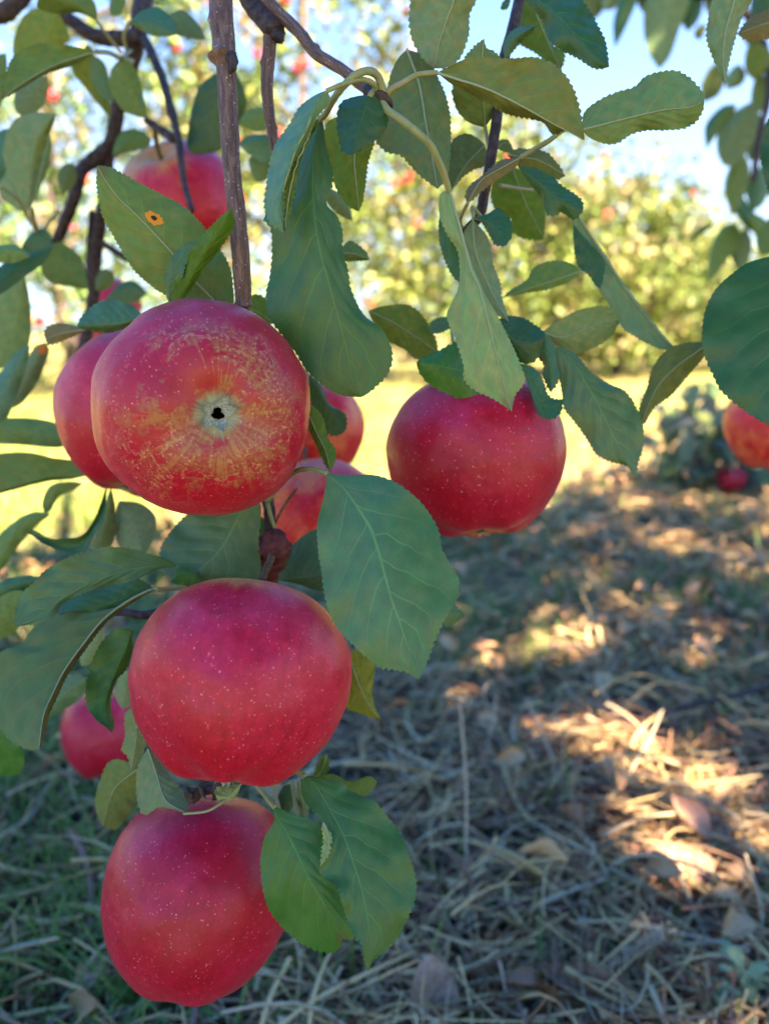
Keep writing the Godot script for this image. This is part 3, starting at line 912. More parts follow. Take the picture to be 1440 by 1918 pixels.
	leaf(b, "42,462 68,446 98,456", "50,446 72,428 92,434", "48,480 75,482 94,470", 0.46, 0.47, 2, 3, "teal", false, false)
	leaf(b, "-25,474 25,468 58,480", "0,460 30,458", "0,492 30,492", 0.40, 0.41, 2, 2, "pale", false, false)
	leaf(b, "100,462 50,488 -25,548", "70,470 30,480 -10,510", "85,490 45,520 0,552", 0.42, 0.40, 2, 2, "dark", false, false)
	leaf(b, "46,515 30,600 -10,690", "5,540 -30,600 -40,660", "56,560 58,630 35,680", 0.44, 0.46, 4, 4, "dark", true, false, 0.0, "large dark leaf cut by the left edge beside the russeted apple")
	leaf(b, "94,460 125,500 166,543", "115,454 150,480 164,525", "75,488 90,526 132,537", 0.47, 0.48, 3, 3, "mid", true, false)
	leaf(b, "212,508 196,522 180,544", "196,503 180,520", "214,530 196,544", 0.52, 0.52, 2, 2, "olive", true, false)
	leaf(b, "268,592 230,605 190,608 145,611", "255,577 239,569 208,560 178,572 155,592", "255,606 208,622 168,619", 0.33, 0.325, 3, 4, "teal", false, true, 0.0, "blue-green leaf with a rounded tip peeping out above the russeted apple's left shoulder")
	leaf(b, "162,618 125,623 86,634", "130,607 100,608 86,618", "142,628 112,640 92,645", 0.34, 0.35, 2, 2, "brown", true, true)
	o = leaf(b, "86,642 62,690 22,765", "66,650 40,690 10,740", "92,660 74,710 45,752", 0.42, 0.44, 3, 3, "grey", true, false)
	part("rust_spot", leaf_spot(0.10, 0.0, 0.07, 0.7, 0.0005), flat_mat(Color(0.55, 0.17, 0.02), 0.7), o)
	leaf(b, "56,648 22,705 -20,810", "30,660 -5,710 -40,790", "52,680 36,730 10,790", 0.40, 0.40, 3, 3, "teal", false, false)
	leaf(b, "30,300 20,350 55,395", "5,310 0,360 30,392", "45,320 40,360", 0.5, 0.5, 1, 1, "pale", true, false)
	leaf(b, "20,240 0,300 -30,380", "-5,250 -30,300", "22,280 8,330", 0.45, 0.45, 2, 2, "teal", false, false)
	leaf(b, "12,100 -10,160 -20,230", "-20,110 -40,160", "14,140 5,190", 0.42, 0.42, 2, 2, "mid", true, false)
	leaf(b, "200,560 240,540 278,548", "220,535 250,525", "225,570 258,565", 0.52, 0.52, 2, 2, "grey", false, false)
	part("petiole", limb(path3("60,392,0.44 66,425,0.46 80,452,0.48", b.position), 0.0016, 0.0014, 8), M.petiole, b)
	part("petiole", limb(path3("0,350,0.45 35,375,0.46 60,420,0.48", b.position), 0.0012, 0.0012, 8), M.petiole, b)
	part("petiole", limb(path3("112,395,0.5 90,420,0.5 78,445,0.49", b.position), 0.0014, 0.0012, 8), M.petiole, b)

func cluster_branch() -> void:
	var b := thing("apple_branch", "leafy fruiting spur half hidden behind the column of three apples", "branch", at(456, 640, 0.31))
	twig(b, "twig", "456,585,0.287 458,640,0.30 470,740,0.325 486,850,0.325 497,920,0.322 505,960,0.320 500,1040,0.322 480,1120,0.325 440,1250,0.330 400,1400,0.325 380,1470,0.315", 0.0030, 0.0022, M.dark_bark, 0.12)
	twig(b, "side_twig", "400,1130,0.325 330,1140,0.325 270,1152,0.325 228,1146,0.327 180,1150,0.33", 0.0022, 0.0016, M.dark_bark, 0.12)
	twig(b, "spur", "352,1492,0.297 372,1484,0.300 396,1476,0.300 420,1480,0.296", 0.0030, 0.0018, M.dark_bark, 0.5)
	twig(b, "spur", "372,1470,0.302 378,1482,0.298 384,1498,0.294", 0.0014, 0.0007, M.stem, 0.3)
	# left side
	leaf(b, "150,832 80,815 30,808 -40,800", "110,795 60,784 0,784 -30,790", "105,838 40,833 0,831 -30,822", 0.40, 0.40, 3, 2, "mid", true, false)
	leaf(b, "160,892 100,892 40,908 -30,928", "152,866 100,858 55,848 0,850 -30,866", "132,897 80,903 0,924", 0.38, 0.38, -3, 4, "mid", true, false, 0.0, "upper of two level green leaves at the left edge below the russeted apple")
	leaf(b, "156,905 115,908 84,962", "130,902 95,910 80,940", "140,918 112,930 96,955", 0.42, 0.43, 2, 2, "mid", true, false)
	leaf(b, "96,962 40,985 4,1040 -15,1085", "60,960 20,983 -10,1020", "70,985 36,1022 8,1062", 0.42, 0.42, 3, 3, "mid", true, false)
	leaf(b, "199,915 190,960 160,1010 135,1024 92,1015 46,995", "194,931 181,967 156,1002 119,1010 92,1009 64,994", "197,964 183,989 160,1028 139,1039 92,1022 60,1002", 0.345, 0.335, -3, -3, "teal", false, true, 0.0, "narrow curled leaf with a blue sheen, like a hook, below the russeted apple's left side")
	leaf(b, "208,915 202,970 186,1032", "196,950 180,1000 174,1022", "216,950 214,1010 200,1030", 0.36, 0.36, 2, 2, "olive", true, false)
	leaf(b, "225,938 252,985 268,1042", "217,960 217,1005 235,1036", "266,944 292,970 288,1010", 0.365, 0.36, 3, 3, "teal", true, false)
	leaf(b, "333,1062 306,1058 236,1069 167,1094 111,1125 56,1164 30,1173", "319,1051 278,1037 231,1026 181,1028 136,1042 89,1067 64,1092 44,1111 31,1142 28,1162", "294,1067 250,1086 178,1103 119,1128 97,1158 78,1165 44,1171", 0.295, 0.262, -3, 1, "teal", false, true, -3, "blue-green toothed leaf pointing left with a pale midrib, left of the middle apple's top")
	var o := leaf(b, "294,1104 278,1108 239,1128 194,1161 156,1208 122,1256 100,1300 83,1342 75,1403", "250,1122 206,1142 153,1142 106,1150 64,1178 42,1206 11,1217 -4,1236 -12,1280 -2,1350 17,1383 54,1403", "280,1110 246,1130 202,1162 164,1210 130,1258 108,1302 90,1344 82,1385", 0.298, 0.250, 5, 9, "olive", true, true, 4, "big drooping leaf at the left edge, veined grey-green underside towards us")
	petiole(o, b, "345,1100,0.325 325,1102,0.312 294,1104,0.298", 0.0012, 0.001)
	leaf(b, "288,1102 210,1128 112,1152", "252,1084 180,1103 120,1132", "244,1126 206,1141 153,1144", 0.302, 0.285, 4, 0, "dark", false)
	leaf(b, "80,1084 30,1096 -20,1124", "45,1078 0,1092", "60,1108 20,1120", 0.36, 0.36, 2, 2, "dark", false, false)
	leaf(b, "56,1108 20,1140 -20,1205", "20,1108 -20,1140", "52,1150 25,1185", 0.35, 0.36, 2, 2, "mid", true, false)
	leaf(b, "247,1180 239,1206 222,1244 206,1286 196,1328 211,1373", "219,1178 194,1200 178,1228 167,1261 162,1294 164,1322 181,1347 200,1362", "247,1215 234,1256 218,1272 209,1300 207,1328 213,1352", 0.292, 0.280, -3, 5, "rich", false, true, 2, "folded green leaf hanging in front of the small red apple at the left")
	leaf(b, "168,1272 120,1300 78,1360", "130,1262 104,1290 84,1325", "152,1308 112,1334", 0.38, 0.38, 2, 2, "teal", false, false)
	leaf(b, "192,1180 170,1215 152,1248", "165,1185 150,1215", "196,1210 178,1240", 0.37, 0.37, 2, 2, "teal", true, false)
	leaf(b, "246,1252 236,1290 230,1328", "225,1265 216,1300", "250,1285 246,1318", 0.36, 0.36, 2, 2, "teal", true, false)
	leaf(b, "258,1322 256,1378 246,1442", "236,1336 236,1378 229,1403 240,1416", "276,1345 274,1390 258,1430", 0.31, 0.31, 2, 4, "grey", true)
	leaf(b, "-25,1370 12,1402 36,1452", "5,1366 38,1398 46,1430", "-20,1410 0,1450", 0.36, 0.37, 2, 2, "rich", false, false)
	leaf(b, "260,1440 215,1478 194,1546", "230,1424 205,1428 186,1470 180,1510", "264,1475 250,1515 220,1550", 0.318, 0.322, 3, 3, "olive", true)
	leaf(b, "278,1402 296,1455 312,1500 344,1522", "260,1432 257,1480 268,1524 298,1512 325,1515", "305,1440 332,1470 352,1512", 0.285, 0.268, 3, 3, "grey", true, true, 2, "drooping grey-green leaf over the lowest apple's left shoulder")
	part("petiole", limb(path3("344,1524,0.268 385,1520,0.266 412,1506,0.268 430,1490,0.272", b.position), 0.0005, 0.0005, 8), M.petiole, b)
	leaf(b, "452,1468 428,1491 404,1489", "436,1471 412,1474 403,1482", "446,1482 432,1497 412,1500", 0.272, 0.268, 2, 1, "pale", true, true, 0, "tiny curled whitish leaf between the middle and lowest apples")
	o = leaf(b, "514,1512 517,1528 542,1570 575,1637 606,1690 631,1740 642,1758", "513,1540 497,1567 489,1609 492,1656 503,1698 525,1731 556,1759 589,1778 622,1783 638,1773", "531,1517 567,1531 600,1548 608,1587 606,1625 631,1660 647,1709 663,1750 652,1760", 0.278, 0.268, 4, 2, "rich", false, true, -4, "fresh green oval leaf lying against the right side of the lowest apple")
	petiole(o, b, "474,1450,0.305 482,1470,0.296 497,1490,0.286 514,1512,0.278", 0.0013, 0.001)
	o = leaf(b, "572,1453 594,1476 622,1526 642,1564 667,1634 681,1684 690,1734 693,1781 690,1818", "564,1468 568,1495 594,1528 606,1546 616,1573 599,1620 604,1640 631,1662 647,1709 664,1753 679,1773 684,1806", "606,1457 642,1466 653,1481 700,1501 722,1526 747,1559 764,1598 778,1651 775,1689 758,1728 733,1770 700,1798", 0.272, 0.252, -2, 6, "dark", false, true, -3, "large green leaf with a pale curled margin, lowest of all the near leaves")
	petiole(o, b, "520,1420,0.315 545,1440,0.290 572,1453,0.272", 0.0011, 0.0009)
	leaf(b, "606,1540 614,1560 617,1580 607,1608 600,1622", "603,1548 606,1570 604,1596", "612,1548 621,1572 612,1606", 0.258, 0.254, 0, 0, "pale", true, true, 0, "pale rolled margin of the lowest leaf")
	leaf(b, "604,1453 650,1480 706,1464", "625,1450 655,1464 690,1454", "625,1470 655,1495 692,1485", 0.32, 0.325, -2, 2, "pale", false, false)
	leaf(b, "612,1412 604,1440 588,1460", "602,1420 590,1445", "616,1435 602,1458", 0.33, 0.33, 1, 1, "lime", true)
	leaf(b, "546,1468 535,1500 530,1520", "530,1475 520,1500", "552,1490 545,1515", 0.33, 0.33, 1, 1, "deep", false)
	leaf(b, "560,1458 566,1490 570,1532", "556,1475 558,1510", "572,1475 578,1510", 0.31, 0.31, 1, 1, "grey", true)
	part("petiole", limb(path3("548,1465,0.315 551,1490,0.312 556,1528,0.305", b.position), 0.0010, 0.0008, 8), M.petiole, b)
	part("petiole", limb(path3("512,1455,0.318 516,1490,0.315 524,1520,0.312", b.position), 0.0009, 0.0008, 8), M.petiole, b)
	# behind and right of the column
	o = leaf(b, "612,887 647,919 687,978 700,1006 717,1064 731,1117 750,1172 767,1222 784,1272", "611,903 605,937 595,981 597,1031 603,1069 610,1119 622,1158 639,1183 661,1206 694,1236 717,1250 758,1257", "650,890 694,890 731,900 766,922 794,950 819,991 825,1025 834,1044 856,1081 858,1098 853,1125 828,1167 811,1206 794,1252", 0.262, 0.236, 4, 6, "grey", false, true, -5, "large grey-green leaf with a toothed edge, between the middle apple and the right apple")
	petiole(o, b, "500,940,0.318 530,905,0.305 553,884,0.288 575,878,0.275 597,881,0.266 612,887,0.262", 0.0010, 0.0009)
	leaf(b, "655,1225 661,1250 683,1306 714,1350", "652,1260 651,1300 650,1325 683,1338", "672,1217 700,1242 696,1290 700,1320", 0.312, 0.308, 2, 2, "gold", true, true, 0, "yellow-green pointed leaf behind the middle apple's right side")
	leaf(b, "826,1150 845,1148 870,1153", "835,1138 850,1133", "835,1172 852,1166", 0.30, 0.30, 1, 1, "teal", false)
	leaf(b, "574,765 595,815 610,845 620,884", "578,800 596,841 612,874", "584,760 603,781 614,822 625,837 628,856 621,878", 0.298, 0.288, 2, 3, "lime", true)
	leaf(b, "578,700 612,755 642,812", "582,750 600,795 622,815", "600,722 616,756 645,775 648,800", 0.335, 0.340, 2, 2, "dark", false)
	leaf(b, "462,935 418,1022 372,1068 322,1086", "420,940 365,955 330,985 304,1022 304,1055", "488,945 484,1010 482,1086 400,1092", 0.310, 0.305, 3, 3, "grey", false, true, 2, "grey leaf framed between the russeted apple and the middle apple")
	leaf(b, "376,1086 345,1072 320,1089", "360,1068 338,1064", "362,1095 340,1096", 0.305, 0.30, 1, 1, "rich", false)
	leaf(b, "520,1086 560,1082 608,1076", "524,1055 553,1016 597,990 606,1020", "553,1092 604,1106", 0.335, 0.325, 3, 2, "teal", false, true)
	leaf(b, "480,960 492,1000 490,1050", "478,985 484,1030", "500,980 502,1020", 0.335, 0.335, 0, 0, "lime", true, false)
	var w := part("withered_leaf", limb(path3("513,988,0.322 511,1010,0.320 510,1040,0.322 504,1092,0.328", b.position), 0.003, 0.005, 12, 0.5, [[0.5, -1.0, 0.3, 0.6]], PackedFloat32Array([0.0010, 0.0040, 0.0056, 0.0046, 0.003])), M.withered, b)
	w.set_meta("label", "shrivelled dark red leaf hanging between the apples")
	part("petiole", limb(path3("498,930,0.320 502,945,0.318 508,970,0.318 517,996,0.320", b.position), 0.0011, 0.0009, 8), M.petiole, b)
	part("petiole", limb(path3("556,915,0.318 532,948,0.317 512,987,0.320", b.position), 0.0006, 0.0006, 8), M.stem, b)

func right_edge_branch() -> void:
	var b := thing("apple_branch", "branch just outside the right edge whose large dark leaves reach into the picture", "branch", at(1500, 420, 0.31))
	twig(b, "twig", "1540,-80,0.36 1520,100,0.34 1500,300,0.33 1486,460,0.32 1480,520,0.32", 0.0035, 0.0022, M.dark_bark, 0.12)
	twig(b, "upper_shoot", "1640,-900,0.46 1580,-420,0.40 1540,-78,0.36", 0.0058, 0.0035, M.dark_bark, 0.12)
	twig(b, "side_twig", "1532,-10,0.352 1460,-70,0.33 1386,-46,0.302", 0.0022, 0.0011, M.dark_bark, 0.12)
	twig(b, "side_twig", "1524,70,0.343 1500,40,0.335 1480,28,0.331", 0.0018, 0.0010, M.dark_bark, 0.12)
	leaf(b, "1474,470 1480,560 1478,680 1464,806", "1440,480 1401,492 1373,511 1340,542 1321,581 1315,628 1318,661 1334,700 1351,731 1373,752 1408,778 1440,796", "1530,500 1568,560 1572,680 1520,770", 0.300, 0.290, 4, 4, "deep", false, true, -3, "broad dark blue-green leaf cut by the right edge above the orange apple")
	leaf(b, "1330,640 1300,662 1268,685 1230,725 1200,794", "1316,641 1290,642 1250,655 1222,690 1212,725 1197,765", "1320,664 1290,700 1255,740 1225,762 1207,792", 0.33, 0.335, 2, 3, "olive", true, true, 0, "narrow olive leaf curving down to the left beside the broad dark leaf")
	leaf(b, "1385,-40 1370,15 1357,60 1352,110 1357,157", "1345,-30 1332,6 1326,36 1323,72 1334,106 1346,135", "1420,-30 1404,5 1387,36 1373,81 1362,124", 0.300, 0.305, 3, 4, "grey", true, true, 0, "pointed leaf hanging from the top edge near the upper right corner")
	leaf(b, "1480,28 1430,46 1380,64", "1450,18 1420,26 1398,40", "1450,66 1405,77", 0.33, 0.33, 2, 3, "brown", true)
	leaf(b, "1490,190 1484,280 1455,390", "1455,205 1436,230 1424,280 1432,335 1445,370", "1530,220 1530,300", 0.32, 0.32, 2, 2, "deep", false)
	leaf(b, "1450,400 1440,440 1425,480", "1430,420 1415,450", "1460,430 1448,470", 0.6, 0.6, 1, 1, "mid", true, false)

func far_right_branch() -> void:
	var b := thing("apple_branch", "blurred dark branch of drooping leaves against the sky in the upper right corner", "branch", at(1420, 60, 1.0))
	twig(b, "twig", "1060,-60,1.05 1160,-15,1.03 1260,-12,1.02 1360,0,1.0 1420,60,0.98 1440,160,0.96 1420,260,0.95 1410,340,0.95", 0.007, 0.004, M.dark_bark, 0.12)
	twig(b, "upper_shoot", "1000,-700,1.2 1030,-300,1.1 1060,-58,1.05", 0.011, 0.007, M.dark_bark, 0.12)
	var f := [["1190,-50 1165,25 1151,90", "1168,-20 1148,40", "1196,-10 1172,50", "mid"], ["1258,-55 1246,30 1234,130", "1215,-10 1204,40 1212,95", "1290,-5 1270,60 1254,106", "teal"], ["1110,-40 1120,10 1100,45", "1085,-20 1092,20", "1140,-10 1125,25", "olive"],
		["1300,-20 1296,20 1286,60", "1275,-10 1272,30", "1316,5 1306,40", "dark"], ["1320,60 1308,75 1300,58", "1310,72 1300,70", "1322,48 1308,48", "gold"], ["1352,112 1336,160 1316,192", "1330,125 1312,160", "1360,140 1345,178", "olive"],
		["1378,195 1340,225 1322,280", "1350,200 1320,235", "1372,215 1342,252", "mid"], ["1412,188 1374,250 1354,310", "1380,205 1346,240 1342,284", "1424,230 1402,280 1374,310", "teal"], ["1392,285 1372,340 1370,405", "1372,300 1355,350", "1404,320 1392,370", "mid"],
		["1372,348 1392,410 1442,442", "1366,380 1400,430", "1396,375 1425,415", "dark"], ["1378,418 1345,450 1324,534", "1350,425 1328,470", "1386,450 1352,500", "mid"], ["1336,422 1306,432 1287,457", "1318,422 1296,436", "1324,432 1300,446", "mid"],
		["1420,80 1425,110 1410,150", "1398,90 1394,130", "1445,100 1440,130", "gold"], ["1432,140 1430,180 1412,215", "1412,150 1405,190", "1450,165 1436,200", "mid"], ["1400,400 1420,430 1450,470", "1405,425 1425,460", "1425,405 1448,430", "mid"],
		["1440,60 1410,78 1390,70", "1420,85 1400,86", "1420,60 1402,58", "dark"], ["1200,-40 1215,-5 1205,25", "1190,-20 1194,10", "1228,-20 1222,8", "dark"], ["1340,-30 1330,10 1340,30", "1318,-10 1322,20", "1350,-10 1350,15", "olive"],
		["1425,-30 1436,10 1420,50", "1408,-10 1404,25", "1452,0 1450,30", "deep"], ["1385,120 1376,150 1360,168", "1370,128 1358,150", "1396,140 1386,160", "teal"], ["1438,230 1424,275 1400,300", "1418,245 1398,275", "1450,262 1430,298", "deep"], ["1418,310 1424,350 1410,395", "1402,330 1396,365", "1440,340 1430,380", "teal"],
		["1440,270 1452,320 1440,370", "1426,300 1424,340", "1470,310 1462,350", "dark"], ["1398,425 1380,465 1384,510", "1376,445 1366,480", "1408,455 1402,490", "deep"], ["1352,-40 1362,-10 1352,20", "1340,-20 1336,0", "1376,-15 1370,8", "deep"], ["1160,-50 1148,-15 1132,20", "1140,-35 1126,0", "1170,-15 1152,15", "teal"], ["1275,-45 1268,-10 1276,25", "1252,-25 1252,5", "1290,-15 1290,10", "deep"]]
	var k := 0
	for a in f:
		var d := 0.95 + 0.02 * (k % 6)
		leaf(b, a[0], a[1], a[2], d, d + 0.01, 8, 8, a[3], k % 3 > 0, false)
		k += 1
# ---------------------------------------------------------------- apples
func apple_mesh(r: float, tall: float, taper: float, lobe: float, sd: int, seg := 96, rings := 72, dent := Vector2(0.20, 0.13)) -> ArrayMesh:
	var v := PackedVector3Array()
	var n := PackedVector3Array()
	var uv := PackedVector2Array()
	var idx := PackedInt32Array()
	for i in rings + 1:
		var th := PI * i / rings
		for k in seg + 1:
			var ph := TAU * k / seg
			var s := sin(th)
			var c := cos(th)
			var rho := pow(s, 0.86) * (1.0 + taper * c - 0.04 * c * c)
			var five := cos(5.0 * ph + sd)
			rho *= 1.0 + lobe * five * smoothstep(0.5, -0.9, c) + 0.35 * lobe * cos(3.0 * ph + sd * 2.0)
			rho *= 1.0 + 0.035 * NZ.get_noise_3d(cos(ph) * s * 1.3 + sd, c * 1.3, sin(ph) * s * 1.3)
			var y := c * tall
			y -= dent.x * tall * exp(-pow(rho / 0.26, 2.0)) if c > 0.0 else 0.0
			y += dent.y * tall * exp(-pow(rho / 0.30, 2.0)) if c <= 0.0 else 0.0
			if c < 0.0: y -= lobe * 1.6 * five * exp(-pow((rho - 0.45) / 0.2, 2.0))
			v.append(Vector3(cos(ph) * rho, y, sin(ph) * rho) * r)
			n.append(Vector3.UP)
			uv.append(Vector2(float(k) / seg, float(i) / rings))
	for i in rings:
		for k in seg:
			var a := i * (seg + 1) + k
			var b := a + seg + 1
			if i > 0: idx.append_array([a, a + 1, b])
			if i < rings - 1: idx.append_array([a + 1, b + 1, b])
	fix_normals(v, n, idx, seg, rings + 1)
	for k in seg + 1:
		n[k] = Vector3.UP
		n[rings * (seg + 1) + k] = Vector3.DOWN
	return array_mesh(v, n, uv, idx)

func sepal_mesh(r: float) -> ArrayMesh:
	# a small pointed flap, curled, thick at its root
	var st := SurfaceTool.new()
	st.begin(Mesh.PRIMITIVE_TRIANGLES)
	var rows := 6
	for side in 2:
		for i in rows:
			for j in 4:
				var q := []
				for c in [[i, j], [i, j + 1], [i + 1, j], [i + 1, j + 1]]:
					var t := float(c[0]) / rows
					var s: float = c[1] / 2.0 - 1.0
					var wd := 0.5 * (1.0 - pow(t, 1.6)) + 0.02
					var curl := t * t * 0.55 + 0.1 * s * s
					q.append(Vector3(s * wd, curl + (0.035 if side == 0 else -0.035) * (1.0 - t), t * 1.15) * r)
				var order := [0, 2, 1, 1, 2, 3] if side == 0 else [0, 1, 2, 1, 3, 2]
				for o in order: st.add_vertex(q[o])
	st.generate_normals()
	return st.commit()

func apple(label: String, px: float, py: float, d: float, rad: float, tall: float, taper: float, lobe: float, stem: Vector3, spin: float, skin: Material, sd: int, detail := 1, stem_len := 0.5, dent := 0.11) -> Node3D:
	var c := at(px, py, d)
	var r := rad * d / FOCAL
	var o := thing("apple", label, "apple", c)
	var up := (view_basis * stem).normalized()
	var x := up.cross(Vector3(0.12, 0.05, 1.0)).normalized()
	var turn := Basis(x, up, x.cross(up)) * Basis(Vector3.UP, spin)
	o.basis = turn
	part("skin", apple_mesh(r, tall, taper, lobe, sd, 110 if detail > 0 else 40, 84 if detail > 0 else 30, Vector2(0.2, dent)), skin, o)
	var y0 := r * tall * 0.80
	part("stem", limb(PackedVector3Array([Vector3(0, y0 - r * 0.12, 0), Vector3(r * 0.02, y0 + r * stem_len * 0.4, r * 0.02), Vector3(r * 0.1, y0 + r * stem_len, r * 0.05)]), 0.0012 * r / 0.04, 0.0016 * r / 0.04, 8, 0.2), M.stem, o)
	var low := -r * tall * (1.0 - dent)
	var big := 1.0 if detail > 1 else 0.55
	if detail > 0:
		var eye := part("calyx", calyx_eye(r * 0.050 * big), M.eye, o, Vector3(0, low - r * (0.034 if detail > 1 else 0.012), 0))
		for k in 5:
			var a := TAU * k / 5 + 0.3 * sin(k * 2.3)
			var s := part("sepal", null, M.sepal, eye)
			s.mesh = sepal_mesh(r * 0.11 * big)
			s.basis = Basis(Vector3.UP, a) * Basis(Vector3.RIGHT, 0.25 + 0.25 * sin(k * 1.7 + sd)) * Basis(Vector3.BACK, PI)
			s.position = Basis(Vector3.UP, a) * Vector3(0, -r * 0.004, r * big * (0.055 + 0.020 * sin(k * 3.1)))
	return o

func calyx_eye(r: float) -> ArrayMesh:
	# an uneven dark pit lined by its own rim
	var v := PackedVector3Array([Vector3(0, r * 0.15, 0)])
	var n := PackedVector3Array([Vector3.DOWN])
	var idx := PackedInt32Array()
	for i in 20:
		var a := TAU * i / 20
		var k := 1.0 + 0.16 * cos(5.0 * a) + 0.22 * sin(3.0 * a)
		v.append(Vector3(cos(a) * r * k, 0.0, sin(a) * r * k))
		n.append(Vector3(-cos(a), -0.6, -sin(a)).normalized())
		idx.append_array([0, 1 + i, 1 + (i + 1) % 20])
	return array_mesh(v, n, PackedVector2Array(), idx)

func build_apples() -> void:
	apple("round russeted red apple showing its open calyx, uppermost of the big near apples", 384, 768, 0.274, 200, 0.93, 0.03, 0.012, Vector3(-0.36, 0.17, -0.92), 0.6, M.skin_russet, 3, 2, 0.35, 0.20)
	apple("large pink-red apple with pale dots and a lobed base, middle of the near column", 453, 1277, 0.270, 202, 0.945, 0.095, 0.018, Vector3(0.10, 0.93, -0.36), 1.1, M.skin_red, 5)
	apple("tall dark red apple, lowest of the near column, narrowing to its base", 374, 1672, 0.310, 175, 1.03, 0.075, 0.010, Vector3(0.10, 0.95, -0.30), 2.4, M.skin_deep, 7)
	apple("deep red apple hanging alone right of centre under a tuft of leaves", 891, 857, 0.335, 166, 0.93, 0.085, 0.013, Vector3(-0.06, 0.96, -0.17), 3.4, M.skin_deep, 9)
	apple("plum-red apple mostly hidden behind the left side of the russeted apple", 268, 778, 0.370, 154, 1.0, 0.06, 0.015, Vector3(0.15, 0.95, -0.2), 4.1, M.skin_red, 11)
	apple("orange-red apple half hidden by a dark leaf, right of the russeted apple", 590, 805, 0.50, 93, 1.0, 0.04, 0.02, Vector3(0.1, 0.95, -0.2), 2.9, M.skin_blush, 13)
	apple("pink and yellow apple in the shade between the russeted apple and the middle apple", 600, 976, 0.44, 116, 1.0, 0.05, 0.03, Vector3(-0.3, 0.9, -0.3), 0.4, M.skin_blush, 15)
	apple("red apple with a yellow patch round its stem, out of focus behind the hanging shoot", 340, 382, 0.52, 112, 0.93, 0.05, 0.02, Vector3(-0.22, 0.62, 0.75), 0.2, M.skin_red, 17)
	apple("small red apple out of focus at the left, behind a folded green leaf", 196, 1371, 0.72, 76, 1.12, 0.08, 0.02, Vector3(0.0, 0.97, -0.2), 1.7, M.skin_red, 19)
	apple("orange apple cut by the right edge below the broad dark leaf", 1446, 796, 0.66, 84, 1.0, 0.08, 0.02, Vector3(0.1, 0.95, -0.2), 5.6, M.skin_blush, 21)
	apple("red apple far back, just above the russeted apple's left shoulder", 218, 572, 0.68, 46, 1.0, 0.05, 0.02, Vector3(0.0, 1.0, -0.1), 1.0, M.skin_red, 23, 0)
	apple("pale red apple peeping out between the plum-red apple and the blue-green leaf", 188, 644, 0.75, 40, 1.0, 0.05, 0.02, Vector3(0.0, 1.0, -0.1), 2.0, M.skin_blush, 25, 0)
	apple("small red apple at the left edge, low down among ground litter", -4, 1478, 0.95, 26, 1.0, 0.05, 0.02, Vector3(0.0, 1.0, -0.1), 2.0, M.skin_red, 27, 0)
# ---------------------------------------------------------------- ground, trees, litter
func ground_y(x: float, z: float) -> float:
	return 0.025 * NZ.get_noise_2d(x * 1.1, z * 1.1) + 0.012 * NZ.get_noise_2d(x * 4.0 + 30.0, z * 4.0)

# 1 in the worn, litter-strewn strip under the near row, 0 on the grass alley
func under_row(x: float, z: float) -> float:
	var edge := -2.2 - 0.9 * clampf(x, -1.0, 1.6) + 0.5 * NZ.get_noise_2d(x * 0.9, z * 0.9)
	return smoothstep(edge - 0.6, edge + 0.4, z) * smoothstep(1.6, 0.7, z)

func build_ground() -> void:
	var xs := PackedFloat32Array()
	var zs := PackedFloat32Array()
	for i in 61: xs.append((float(i) - 30.0) / 30.0 * absf((float(i) - 30.0) / 30.0) * absf((float(i) - 30.0) / 30.0) * 95.0 + (float(i) - 30.0) * 0.12)
	for i in 81: zs.append(3.5 - (i - 10) * 0.11 - pow(maxf(0.0, i - 30.0) / 50.0, 3.0) * 130.0 + pow(maxf(0.0, 10.0 - i) / 10.0, 2.0) * 60.0)
	var v := PackedVector3Array()
	var n := PackedVector3Array()
	var col := PackedColorArray()
	var idx := PackedInt32Array()
	for z in zs:
		for x in xs:
			v.append(Vector3(x, ground_y(x, z), z))
			n.append(Vector3.UP)
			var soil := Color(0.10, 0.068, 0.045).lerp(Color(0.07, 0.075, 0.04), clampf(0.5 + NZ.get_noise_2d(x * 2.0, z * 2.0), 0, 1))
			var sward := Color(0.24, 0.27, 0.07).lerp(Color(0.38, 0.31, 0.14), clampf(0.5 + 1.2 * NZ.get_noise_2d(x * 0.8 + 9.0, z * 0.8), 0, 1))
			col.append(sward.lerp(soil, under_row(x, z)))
	for i in zs.size() - 1:
		for j in xs.size() - 1:
			var a := i * xs.size() + j
			var b := a + xs.size()
			idx.append_array([a, b, a + 1, a + 1, b, b + 1])
	for i in v.size():
		var e := 0.05
		n[i] = Vector3(ground_y(v[i].x - e, v[i].z) - ground_y(v[i].x + e, v[i].z), 2.0 * e, ground_y(v[i].x, v[i].z - e) - ground_y(v[i].x, v[i].z + e)).normalized()
	for k in range(0, idx.size(), 3):
		var g := (v[idx[k + 2]] - v[idx[k]]).cross(v[idx[k + 1]] - v[idx[k]])
		if g.y < 0.0:
			var s := idx[k + 1]
			idx[k + 1] = idx[k + 2]
			idx[k + 2] = s
	var m := noise_mat(Color(0.35, 0.34, 0.33), Color(0.72, 0.70, 0.68), Color(1, 1, 1), 0.03, 0.95, 2.3, 0.8, 12)
	m.vertex_color_use_as_albedo = true
	tag(part("ground", array_mesh(v, n, PackedVector2Array(), idx, col), m, self), "", "", "", "structure")

